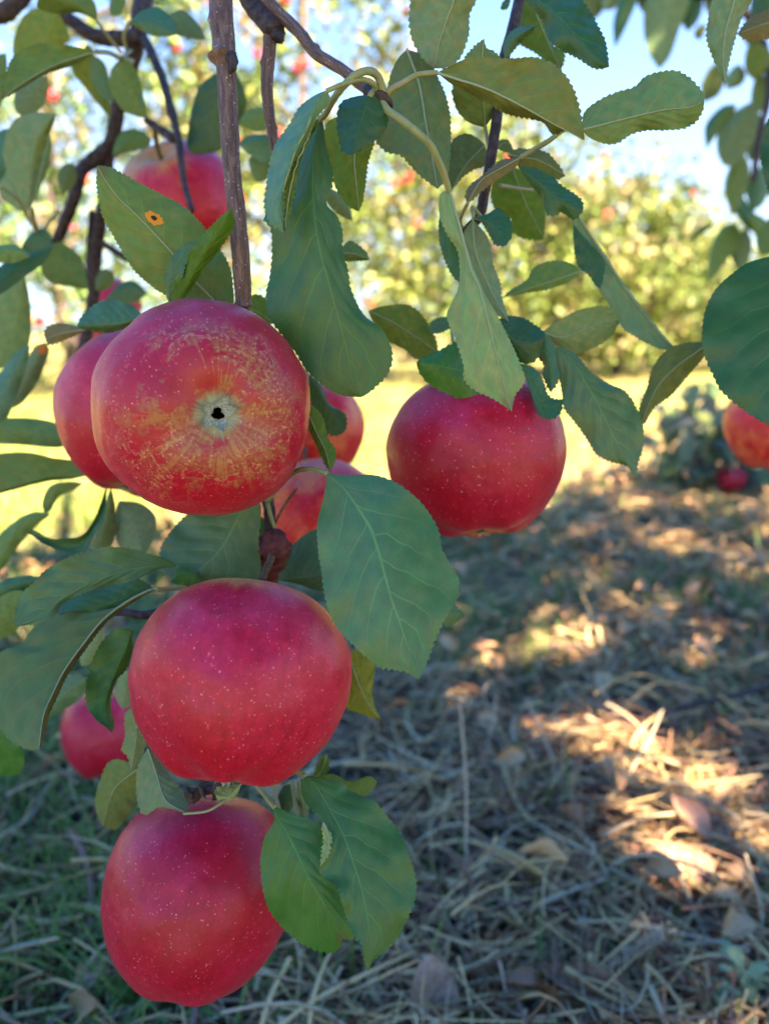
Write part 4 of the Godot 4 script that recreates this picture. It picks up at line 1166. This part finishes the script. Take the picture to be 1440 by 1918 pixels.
# a small leaf of a few faces, folded along its midrib, for crowns and bushes
func leaf_small(curl: float, fold: float) -> ArrayMesh:
	var st := SurfaceTool.new()
	st.begin(Mesh.PRIMITIVE_TRIANGLES)
	var wd := [0.0, 0.27, 0.30, 0.20, 0.0]
	var rows := []
	for i in 5:
		var t := i / 4.0
		var y := -curl * t * t
		rows.append([Vector3(-wd[i], y + fold * wd[i], -t), Vector3(0, y, -t), Vector3(wd[i], y + fold * wd[i], -t)])
	for i in 4:
		for j in 2:
			for k in [[i, j], [i, j + 1], [i + 1, j], [i, j + 1], [i + 1, j + 1], [i + 1, j]]:
				st.add_vertex(rows[k[0]][k[1]])
	st.generate_normals()
	return st.commit()

func scatter(called: String, mesh: Mesh, where: Array, tints: Array, mat: Material, parent: Node, kind := "stuff") -> MultiMeshInstance3D:
	var mm := MultiMesh.new()
	mm.transform_format = MultiMesh.TRANSFORM_3D
	mm.use_colors = true
	mm.mesh = mesh
	mm.instance_count = where.size()
	for i in where.size():
		mm.set_instance_transform(i, where[i])
		mm.set_instance_color(i, tints[i])
	var o := MultiMeshInstance3D.new()
	o.name = called
	o.multimesh = mm
	o.material_override = mat
	parent.add_child(o, true)
	if kind: o.set_meta("kind", kind)
	return o

func any_turn(r: RandomNumberGenerator) -> Basis:
	return Basis(Vector3.UP, r.randf() * TAU) * Basis(Vector3.RIGHT, r.randf_range(-1.2, 1.2)) * Basis(Vector3.BACK, r.randf_range(-1.0, 1.0))

# leaves gathered in shoots through the volume of a crown
func crown_leaves(r: RandomNumberGenerator, centre: Vector3, size: Vector3, shoots: int, per: int, leaf_size: float, shades: Array, hollow := 0.35) -> Array:
	var where := []
	var tints := []
	for i in shoots:
		var dir := Vector3(r.randfn(), r.randfn(), r.randfn()).normalized()
		var rad := pow(r.randf_range(hollow, 1.0), 0.6) * (1.0 + 0.35 * NZ.get_noise_3d(dir.x * 2.0 + centre.x, dir.y * 2.0, dir.z * 2.0 + centre.z))
		var c := centre + dir * rad * size
		if c.y < 0.15: continue
		var along := (dir + Vector3(r.randfn(), r.randfn() + 0.4, r.randfn()) * 0.6).normalized()
		var shade: Color = shades[r.randi() % shades.size()]
		for k in per:
			var p := c + along * r.randf_range(-0.16, 0.2) + Vector3(r.randfn(), r.randfn(), r.randfn()) * 0.045
			var s := leaf_size * r.randf_range(0.7, 1.25)
			where.append(Transform3D(any_turn(r).scaled(Vector3.ONE * s), p))
			var t := shade * r.randf_range(0.8, 1.2)
			t.a = 1.0
			tints.append(t)
	return [where, tints]

func far_tree(label: String, x: float, z: float, h: float, wide: float, sd: int, shades: Array, shoots: int, fruit: int, fruit_seen: Array) -> void:
	var r := RandomNumberGenerator.new()
	r.seed = sd
	var o := thing("apple_tree", label, "tree", Vector3(x, ground_y(x, z), z), "sunlit apple trees of the next row")
	part("trunk", limb(PackedVector3Array([Vector3(0, -0.05, 0), Vector3(0.05, 0.4, 0.02), Vector3(0.0, 0.9, 0.05), Vector3(0.1, h * 0.75, 0.0)]), 0.075, 0.03, 10, 0.25), M.trunk, o)
	for k in 7:
		var a := TAU * k / 7 + r.randf()
		var y := r.randf_range(0.5, h * 0.6)
		var e := Vector3(cos(a) * wide * 0.75, y + r.randf_range(0.2, 0.9), sin(a) * wide * 0.75)
		part("limb", limb(PackedVector3Array([Vector3(0.03, y, 0.02), e * Vector3(0.5, 0, 0.5) + Vector3(0, y + 0.3, 0), e]), 0.035, 0.010, 7, 0.2), M.trunk, o)
	var made := crown_leaves(r, Vector3(0, h * 0.50, 0), Vector3(wide, h * 0.52, wide), shoots, 16, 0.085, shades)
	scatter("crown", leaf_small(0.16, 0.5), made[0], made[1], M.foliage, o)
	for k in fruit:
		var dir := Vector3(r.randfn(), r.randfn() * 0.8, absf(r.randfn()) + 0.3).normalized()
		var p := Vector3(0, h * 0.5, 0) + dir * Vector3(wide, h * 0.45, wide) * r.randf_range(0.85, 1.02)
		if p.y < 0.25: continue
		fruit_seen.append(o.position + p)

func build_far_trees() -> void:
	var gold := [Color(0.19, 0.26, 0.06), Color(0.24, 0.27, 0.075), Color(0.14, 0.20, 0.05), Color(0.26, 0.23, 0.11), Color(0.095, 0.145, 0.045)]
	var green := [Color(0.13, 0.22, 0.06), Color(0.18, 0.25, 0.065), Color(0.09, 0.16, 0.05), Color(0.21, 0.21, 0.10)]
	var seen := []
	far_tree("tall sunlit apple tree behind the upper left leaves", -2.6, -6.2, 4.3, 1.7, 31, green, 430, 60, seen)
	far_tree("sunlit apple tree behind the bare hanging shoot and the forked twig", -0.75, -6.9, 4.5, 1.15, 32, gold, 330, 40, seen)
	far_tree("sunlit apple tree seen between the long drooping leaf and the black twig", 1.05, -7.6, 2.6, 1.25, 33, gold, 430, 6, seen)
	far_tree("low golden apple tree right of the black twig, below open sky", 2.6, -8.6, 2.2, 1.3, 34, gold, 620, 4, seen)
	far_tree("low golden apple tree whose crown slopes down behind the broad dark leaf at the right", 4.7, -10.0, 1.5, 1.5, 35, gold, 560, 5, seen)
	far_tree("smaller apple tree far off between the two low golden trees", 4.2, -14.0, 1.9, 1.8, 36, green, 460, 0, seen)
	far_tree("apple tree far off behind the tree left of the black twig", 0.4, -12.0, 3.6, 1.6, 37, green, 460, 0, seen)
	far_tree("apple tree far off at the left, low behind the plum-red apple", -5.6, -10.5, 4.0, 2.0, 38, green, 520, 20, seen)
	far_tree("apple tree far off at the right edge, small under the corner leaves", 9.0, -15.0, 2.7, 2.1, 39, green, 460, 0, seen)
	far_tree("apple tree far off in line with the bare hanging shoot", -2.4, -13.0, 4.2, 2.0, 40, gold, 480, 0, seen)
	far_tree("apple tree next along the row, left of the tall tree, nearly out of view", -5.9, -6.6, 4.2, 1.7, 42, green, 380, 0, seen)
	far_tree("apple tree of the next row beyond the right edge, behind the orange apple", 7.6, -10.2, 2.6, 1.7, 43, gold, 380, 0, seen)
	var mesh := apple_mesh(0.036, 0.94, 0.06, 0.02, 41, 16, 12)
	var mats := [flat_mat(Color(0.50, 0.045, 0.04), 0.35), flat_mat(Color(0.52, 0.09, 0.055), 0.35), flat_mat(Color(0.40, 0.025, 0.035), 0.35)]
	var r := RandomNumberGenerator.new()
	r.seed = 90
	for p in seen:
		var o := MeshInstance3D.new()
		o.mesh = mesh
		o.material_override = mats[r.randi() % 3]
		o.name = numbered("apple")
		add_child(o)
		o.position = p
		o.rotation = Vector3(r.randf_range(-0.5, 0.5), r.randf() * TAU, 0)
		tag(o, "tiny blurred red apple in the crown of a sunlit tree of the next row", "apple", "red apples on the far trees")

func build_overhead_tree() -> void:
	var o := thing("apple_tree", "near apple tree standing behind the viewer, its crown shading the fruit", "tree", Vector3(0.7, 0, 1.35))
	part("trunk", limb(PackedVector3Array([Vector3(0, -0.1, 0), Vector3(0.04, 0.6, 0.0), Vector3(-0.05, 1.3, 0.05), Vector3(0, 3.0, 0)]), 0.10, 0.05, 14, 0.25), M.trunk, o)
	for e in [Vector3(-0.9, 2.5, -0.9), Vector3(-0.4, 2.8, -1.6), Vector3(0.5, 2.6, -1.9), Vector3(1.2, 2.4, -0.9), Vector3(1.0, 2.9, 0.5), Vector3(-0.6, 2.9, 0.2)]:
		part("limb", limb(PackedVector3Array([Vector3(0, 1.15, 0), e * 0.5 + Vector3(0, 0.7, 0), e]), 0.045, 0.012, 9, 0.2), M.trunk, o)
	var r := RandomNumberGenerator.new()
	r.seed = 55
	var where := []
	var tints := []
	var shades := [Color(0.055, 0.11, 0.03), Color(0.075, 0.12, 0.03), Color(0.05, 0.09, 0.03)]
	var home := o.position
	for i in 1700:
		# where this shoot's shade falls on the ground, and how high it grows
		var gx := r.randf_range(-1.1, 1.7)
		var gz := r.randf_range(-3.3, 0.05)
		if i >= 1400:  # a thicker bough just above the fruit
			gx = -0.24 + r.randfn() * 0.20
			gz = -0.62 + r.randfn() * 0.22
		if gz < -2.0 - 0.55 * clampf(gx, -1.2, 1.8): continue
		var y := r.randf_range(2.0, 3.2)
		var c := Vector3(gx + 0.467 * y, y, gz + 0.733 * y)
		if c.z < 0.0 and c.y < 0.85 - c.z * 0.42: continue
		var along := Vector3(r.randfn(), r.randfn() * 0.6, r.randfn()).normalized()
		var shade: Color = shades[r.randi() % 3]
		for k in 16:
			var p := c + along * r.randf_range(-0.2, 0.2) + Vector3(r.randfn(), r.randfn(), r.randfn()) * 0.06
			var hx := p.x - 0.467 * p.y
			var hz := p.z - 0.733 * p.y
			var fruit := (hx > -0.48 and hx < 0.0 and hz > -0.95 and hz < -0.3) or (hx > -0.05 and hx < 0.36 and hz > -1.75 and hz < -1.25)
			if not fruit and NZ.get_noise_2d(hx * 6.0 + 40.0, hz * 6.0) > (0.02 if hz < -1.05 else 0.04): continue
			if Vector2(hx - 0.29, hz + 0.65).length() < 0.05: continue
			where.append(Transform3D(any_turn(r).scaled(Vector3.ONE * r.randf_range(0.065, 0.11)), p - home))
			var t := shade * r.randf_range(0.8, 1.2)
			t.a = 1.0
			tints.append(t)
	scatter("crown", leaf_small(0.16, 0.5), where, tints, M.foliage, o)

func build_low_bush() -> void:
	# the tip of a low bough that hangs almost to the ground further along the row
	var base := at(1330, 800, 2.35)
	var b := thing("apple_branch", "low leafy bough near the ground at the right, far behind and out of focus", "branch", base)
	var ends := [[1240, 880], [1290, 920], [1370, 940], [1420, 900], [1230, 800], [1300, 760], [1400, 770], [1440, 860], [1340, 850], [1260, 840]]
	var r := RandomNumberGenerator.new()
	r.seed = 66
	var shapes := [leaf_small(0.1, 0.4), leaf_small(0.25, 0.55), leaf_small(0.35, 0.3)]
	var mats := []
	for c in [Color(0.06, 0.13, 0.06), Color(0.08, 0.15, 0.05), Color(0.05, 0.11, 0.07), Color(0.13, 0.17, 0.04)]:
		var m := flat_mat(c, 0.4)
		m.backlight_enabled = true
		m.backlight = Color(0.5, 0.5, 0.5)
		mats.append(m)
	part("limb", limb(PackedVector3Array([Vector3(0.7, 0.9, 0.2), Vector3(0.35, 0.35, 0.05), Vector3(0.0, 0.0, 0.0), Vector3(-0.1, -0.08, 0.02)]), 0.012, 0.006, 8, 0.15), M.dark_bark, b)
	for e in ends:
		var q: Vector3 = at(e[0], e[1], 2.3 + r.randf_range(-0.12, 0.12)) - base
		part("twig", limb(PackedVector3Array([Vector3(0.04, 0.05, 0.0), q * 0.5 + Vector3(0, 0.03, 0), q]), 0.005, 0.002, 6, 0.1), M.dark_bark, b)
		for k in 20:
			var p := q * r.randf_range(0.35, 1.1) + Vector3(r.randfn(), r.randfn(), r.randfn()) * 0.05
			var l := part("leaf", shapes[r.randi() % 3], mats[r.randi() % 4], b, p)
			l.basis = any_turn(r).scaled(Vector3.ONE * r.randf_range(0.06, 0.10))
	apple("small dull red apple among the leaves of the low bough at the right", 1370, 898, 2.25, 26, 0.95, 0.05, 0.02, Vector3(0, 1, 0), 1.0, M.skin_red, 51, 0)

# a bent flat stalk, one unit long
func stalk_mesh(bend: float, wd: float, twist: float) -> ArrayMesh:
	var st := SurfaceTool.new()
	st.begin(Mesh.PRIMITIVE_TRIANGLES)
	var n := 8
	var ring := []
	for i in n + 1:
		var t := float(i) / n
		var c := Vector3(bend * sin(t * PI) + twist * 0.05 * sin(t * 5.0), bend * 0.6 * t * (1.0 - t) * 2.0, t - 0.5)
		var w := wd * (1.0 - 0.55 * t)
		var a := twist * t * 2.0
		ring.append([c + Vector3(cos(a), sin(a), 0) * w, c + Vector3(-sin(a), cos(a), 0) * w * 0.5, c - Vector3(cos(a), sin(a), 0) * w])
	for i in n:
		for j in 3:
			var k := (j + 1) % 3
			for q in [ring[i][j], ring[i + 1][j], ring[i][k], ring[i][k], ring[i + 1][j], ring[i + 1][k]]: st.add_vertex(q)
	st.generate_normals()
	return st.commit()

# a blade growing from its foot, one unit tall
func blade_mesh(lean: float, wd: float) -> ArrayMesh:
	var st := SurfaceTool.new()
	st.begin(Mesh.PRIMITIVE_TRIANGLES)
	var rows := []
	for i in 5:
		var t := i / 4.0
		var w := wd * (1.0 - t * t)
		rows.append([Vector3(-w, t * (1.0 - 0.25 * lean * t), lean * t * t), Vector3(0, t * (1.0 - 0.25 * lean * t), lean * t * t - w * 0.5), Vector3(w, t * (1.0 - 0.25 * lean * t), lean * t * t)])
	for i in 4:
		for j in 2:
			for k in [[i, j], [i + 1, j], [i, j + 1], [i, j + 1], [i + 1, j], [i + 1, j + 1]]: st.add_vertex(rows[k[0]][k[1]])
	st.generate_normals()
	return st.commit()

func tint_of(r: RandomNumberGenerator, a: Color, b: Color) -> Color:
	var c := a.lerp(b, r.randf()) * r.randf_range(0.75, 1.2)
	c.a = 1.0
	return c

func build_litter() -> void:
	var r := RandomNumberGenerator.new()
	r.seed = 123
	# straw and mown stalks under the row, denser towards the viewer's right
	for kind in 3:
		var where := []
		var tints := []
		for i in [17000, 14000, 17000][kind]:
			var z := -0.2 - pow(r.randf(), 1.5) * 4.2
			var x := r.randf_range(-1.0, 1.0) * (0.35 - z * 0.62) + 0.02
			if r.randf() > under_row(x, z) + 0.06: continue
			var right := smoothstep(-0.30, 0.15, x + 0.25 * NZ.get_noise_2d(x * 5.0, z * 5.0))
			if r.randf() > 0.45 + 0.55 * right: continue
			var heap := 0.5 + NZ.get_noise_2d(x * 3.0 + 70.0, z * 3.0)
			var y := ground_y(x, z) + r.randf() * r.randf() * 0.05 * clampf(heap + 0.4, 0.2, 1.0) + 0.003
			var len := [r.randf_range(0.05, 0.16), r.randf_range(0.06, 0.17), r.randf_range(0.03, 0.09)][kind] as float
			var b := Basis(Vector3.UP, r.randf() * TAU) * Basis(Vector3.RIGHT, r.randfn() * 0.24) * Basis(Vector3.BACK, r.randf() * TAU)
			where.append(Transform3D(b.scaled_local(Vector3(1, 1, 0) * (len * 0.9 + 0.06) * r.randf_range(0.4, 1.0) + Vector3(0, 0, len)), Vector3(x, y, z)))
			var pick := r.randf()
			if pick < 0.45: tints.append(tint_of(r, Color(0.48, 0.33, 0.13), Color(0.72, 0.53, 0.23)))
			elif pick < 0.75: tints.append(tint_of(r, Color(0.20, 0.105, 0.05), Color(0.34, 0.19, 0.09)))
			elif pick < 0.9: tints.append(tint_of(r, Color(0.36, 0.28, 0.16), Color(0.66, 0.54, 0.31)))
			else: tints.append(tint_of(r, Color(0.19, 0.10, 0.07), Color(0.28, 0.15, 0.10)))
		scatter(["straw", "dry_grass", "chaff"][kind], stalk_mesh([0.05, 0.15, 0.03][kind], [0.016, 0.010, 0.030][kind], [0.5, 1.2, 0.3][kind]), where, tints, M.straw, self)
	var where := []
	var tints := []
	for i in 2600:
		var z := -0.3 - pow(r.randf(), 0.8) * 3.6
		var x := r.randf_range(-1.0, 1.0) * (0.35 - z * 0.62)
		if r.randf() > under_row(x, z): continue
		if r.randf() > (0.35 + 0.65 * smoothstep(-0.4, 0.3, x)) * (0.35 + 0.65 * smoothstep(-0.7, -1.2, z)): continue
		var b := Basis(Vector3.UP, r.randf() * TAU) * Basis(Vector3.RIGHT, r.randfn() * 0.5) * Basis(Vector3.BACK, r.randfn() * 0.6)
		where.append(Transform3D(b.scaled(Vector3.ONE * r.randf_range(0.022, 0.048)), Vector3(x, ground_y(x, z) + r.randf() * 0.035 + 0.02, z)))
		tints.append(tint_of(r, Color(0.23, 0.11, 0.045), Color(0.56, 0.34, 0.15)))
	scatter("leaf_litter", dead_leaf(1.2, 4), where, tints, M.straw, self)
	# green grass between the straw, thick at the lower left
	var gw := []
	var gt := []
	for i in 40000:
		var z := -0.25 - pow(r.randf(), 1.4) * 4.6
		var x := r.randf_range(-1.0, 1.0) * (0.35 - z * 0.62)
		var lush := NZ.get_noise_2d(x * 2.2 + 11.0, z * 2.2) + 0.85 * smoothstep(0.0, -0.35, x) + 0.45 * smoothstep(-0.6, -1.1, z) - 0.10 - 0.42 * smoothstep(-0.05, 0.18, x) * smoothstep(-1.15, -0.75, z)
		if r.randf() > clampf(lush * 1.7, 0.03, 0.95): continue
		var h := r.randf_range(0.025, 0.085)
		var b := Basis(Vector3.UP, r.randf() * TAU) * Basis(Vector3.RIGHT, r.randf_range(-0.5, 0.7))
		gw.append(Transform3D(b.scaled_local(Vector3(0.05, h, h)), Vector3(x, ground_y(x, z), z)))
		gt.append(tint_of(r, Color(0.10, 0.20, 0.035), Color(0.22, 0.31, 0.075)))
	scatter("grass", blade_mesh(0.7, 0.035), gw, gt, M.foliage, self)
	# the mown alley between the rows
	gw = []
	gt = []
	for i in 60000:
		var z := -1.8 - pow(r.randf(), 1.3) * 13.0
		var x := r.randf_range(-1.0, 1.0) * (0.6 - z * 0.66)
		if r.randf() < under_row(x, z): continue
		var h := r.randf_range(0.03, 0.07)
		var b := Basis(Vector3.UP, r.randf() * TAU) * Basis(Vector3.RIGHT, r.randf_range(-0.6, 0.7))
		gw.append(Transform3D(b.scaled_local(Vector3(0.10, h, h)), Vector3(x, ground_y(x, z), z)))
		var dry := clampf(0.34 + 1.5 * NZ.get_noise_2d(x * 0.8 + 9.0, z * 0.8), 0.0, 1.0)
		gt.append(tint_of(r, Color(0.19, 0.27, 0.045), Color(0.30, 0.32, 0.07)).lerp(tint_of(r, Color(0.38, 0.27, 0.12), Color(0.45, 0.32, 0.15)), dry))
	scatter("alley_grass", blade_mesh(0.8, 0.035), gw, gt, M.foliage, self)
	fallen_things(r)

func on_ground(px: float, py: float) -> Vector3:
	# where the line of sight through that pixel meets the ground
	var d := view_basis * Vector3((px - 720.0) / FOCAL, -(py - 959.0) / FOCAL, -1.0)
	var p := EYE + d * (EYE.y - 0.02) / -d.y
	p.y = ground_y(p.x, p.z)
	return p

func dead_leaf(curl: float, sd: int) -> ArrayMesh:
	var v := PackedVector3Array()
	var n := PackedVector3Array()
	var idx := PackedInt32Array()
	for i in 11:
		var t := i / 10.0
		var w := 0.34 * pow(sin(PI * clampf(t * 0.96 + 0.02, 0, 1)), 0.75)
		for j in 7:
			var s := j / 3.0 - 1.0
			var a := s * curl
			v.append(Vector3(sin(a) / maxf(curl, 0.1) * w, (1.0 - cos(a)) / maxf(curl, 0.1) * w + 0.06 * sin(t * 7.0 + sd + s) + 0.05 * NZ.get_noise_3d(t * 5.0, s * 3.0, sd), t - 0.5))
			n.append(Vector3.UP)
	for i in 10:
		for j in 6:
			var a := i * 7 + j
			idx.append_array([a, a + 1, a + 7, a + 1, a + 8, a + 7])
	fix_normals(v, n, idx, 0, 0)
	return array_mesh(v, n, PackedVector2Array(), idx)

func fallen(called: String, mesh: Mesh, mat: Material, p: Vector3, turn: Vector3, s: Vector3, label: String, cat: String, group := "") -> MeshInstance3D:
	var o := part(numbered(called), mesh, mat, self, p)
	o.basis = Basis.from_euler(turn).scaled_local(s)
	tag(o, label, cat, group)
	return o

func fallen_things(r: RandomNumberGenerator) -> void:
	var tan := noise_mat(Color(0.38, 0.22, 0.13), Color(0.50, 0.32, 0.21), Color(0.58, 0.42, 0.30), 0.03, 0.75, 14.0, 0.04, 15)
	var brown: Material = M.dry_leaf
	var L := [dead_leaf(0.5, 1), dead_leaf(1.1, 2), dead_leaf(1.6, 3)]
	fallen("dry_leaf", L[2], tan, on_ground(1290, 1545) + Vector3(0, 0.035, 0), Vector3(0.5, 0.6, 0.3), Vector3(0.055, 0.06, 0.055), "crumpled orange-tan dry leaf lying on the straw at the right, brightest of all", "leaf")
	fallen("dry_leaf", L[0], tan, on_ground(812, 1885) + Vector3(0, 0.03, 0), Vector3(1.0, 0.25, 0.1), Vector3(0.055, 0.04, 0.055), "flat pinkish-tan dry leaf near the bottom edge, right of the lowest green leaf", "leaf")
	fallen("dry_leaf", L[2], brown, on_ground(1110, 1895) + Vector3(0, 0.03, 0), Vector3(0.2, 1.2, 0.2), Vector3(0.06, 0.05, 0.09), "curled brown dry leaf at the bottom edge below the seed head", "leaf")
	fallen("dry_leaf", L[2], brown, on_ground(1080, 1560) + Vector3(0, 0.035, 0), Vector3(0.7, 2.1, 0.3), Vector3(0.05, 0.04, 0.07), "golden-brown curled leaf standing among stalks left of the crumpled orange leaf", "leaf")
	fallen("dry_leaf", L[1], brown, on_ground(1280, 1625) + Vector3(0, 0.03, 0), Vector3(0.3, 1.5, 0.6), Vector3(0.05, 0.04, 0.08), "dark purplish-brown curled leaf just below the crumpled orange leaf", "leaf")
	fallen("twig", limb(PackedVector3Array([Vector3(-0.5, 0.0, 0), Vector3(-0.1, 0.08, 0.02), Vector3(0.2, 0.10, -0.02), Vector3(0.55, 0.22, 0)]), 0.022, 0.030, 8, 0.25), M.dark_bark, on_ground(1375, 1350) + Vector3(0, 0.05, 0), Vector3(0, 0.15, 0), Vector3(0.16, 0.16, 0.16), "thin bare reddish-brown twig lying on the grass at the right edge", "twig")
	# seed head
	var o := thing("seed_head", "feathery straw-coloured grass seed head lying near the bottom right", "seed head", on_ground(1135, 1845) + Vector3(0, 0.03, 0))
	part("stalk", limb(PackedVector3Array([Vector3(-0.045, -0.01, 0.02), Vector3(0, 0.002, 0), Vector3(0.04, 0.014, -0.018)]), 0.0012, 0.0006, 6), flat_mat(Color(0.42, 0.33, 0.20)), o)
	var where := []
	var tints := []
	for i in 90:
		var t := r.randf()
		var b := Basis(Vector3(-0.85, -0.1, 0.4).normalized().cross(Vector3.UP).normalized(), r.randfn() * 0.5) * Basis(Vector3.UP, -1.15 + r.randfn() * 0.45) * Basis(Vector3.RIGHT, r.randfn() * 0.4)
		where.append(Transform3D(b.scaled_local(Vector3(0.02, 0.02, 0.018)), Vector3(-0.04 + 0.085 * t, -0.008 + 0.022 * t, 0.018 - 0.038 * t)))
		tints.append(tint_of(r, Color(0.40, 0.30, 0.17), Color(0.50, 0.42, 0.28)))
	scatter("bristle", stalk_mesh(0.1, 0.05, 0.2), where, tints, M.straw, o)
	# seedling at the bottom right corner
	o = thing("seedling", "small grey-green seedling with oval leaves in the bottom right corner", "plant", on_ground(1385, 1895))
	var lm := flat_mat(Color(0.12, 0.21, 0.11), 0.5)
	part("stem", limb(PackedVector3Array([Vector3.ZERO, Vector3(0.003, 0.02, 0), Vector3(0.0, 0.045, 0.004)]), 0.0012, 0.0008, 6), lm, o)
	var sl := dead_leaf(0.4, 9)
	for i in 13:
		var l := part("leaf", sl, lm, o, Vector3(r.randfn() * 0.007, 0.018 + 0.0025 * i, r.randfn() * 0.007))
		l.basis = (Basis(Vector3.UP, i * 2.4) * Basis(Vector3.RIGHT, -0.5)).scaled_local(Vector3(0.014, 0.012, 0.020))
		l.position += l.basis.z * 0.5
	# pale stalks that stand out one by one
	var pale := flat_mat(Color(0.46, 0.40, 0.29), 0.6)
	var stalks := [[[1080, 1740], [1400, 1800], "long pale straw lying level across the litter, bottom right"], [[860, 1300], [870, 1660], "upright pale stalk right of the large toothed leaf's tip"], [[985, 1310], [1060, 1480], "leaning pale stalk above the straw, right of the upright stalk"],
		[[930, 1300], [895, 1440], "short leaning pale stalk between two taller ones"], [[555, 1915], [640, 1810], "thick cut straw slanting up at the bottom edge right of the lowest apple"], [[935, 1800], [940, 1915], "short upright whitish stalk at the bottom edge"], [[1395, 1600], [1438, 1745], "pale stalk leaning at the right edge"],
		[[1000, 1720], [1130, 1670], "stiff straw lying right of the lowest green leaf, pointing at the seed head"], [[1180, 1420], [1240, 1330], "thin grey stalk before the dark grass at the right"]]
	for s in stalks:
		var a := on_ground(s[0][0], s[0][1]) + Vector3(0, 0.03, 0)
		var e := on_ground(s[1][0], s[1][1]) + Vector3(0, 0.03, 0)
		if absf(s[0][0] - s[1][0]) < absf(s[0][1] - s[1][1]):
			# these stand up from the ground: both ends at the depth of the lower one
			var foot: Array = s[0] if s[0][1] > s[1][1] else s[1]
			var head: Array = s[1] if s[0][1] > s[1][1] else s[0]
			a = on_ground(foot[0], foot[1])
			var dep := -(view_basis.inverse() * (a - EYE)).z
			e = at(head[0], head[1], dep)
		var g := part(numbered("stalk"), limb(PackedVector3Array([Vector3.ZERO, (e - a) * 0.5 + Vector3(0.004, 0.004, 0), e - a]), 0.0013, 0.0009, 7, 0.1), pale, self, a)
		tag(g, s[2], "stalk")
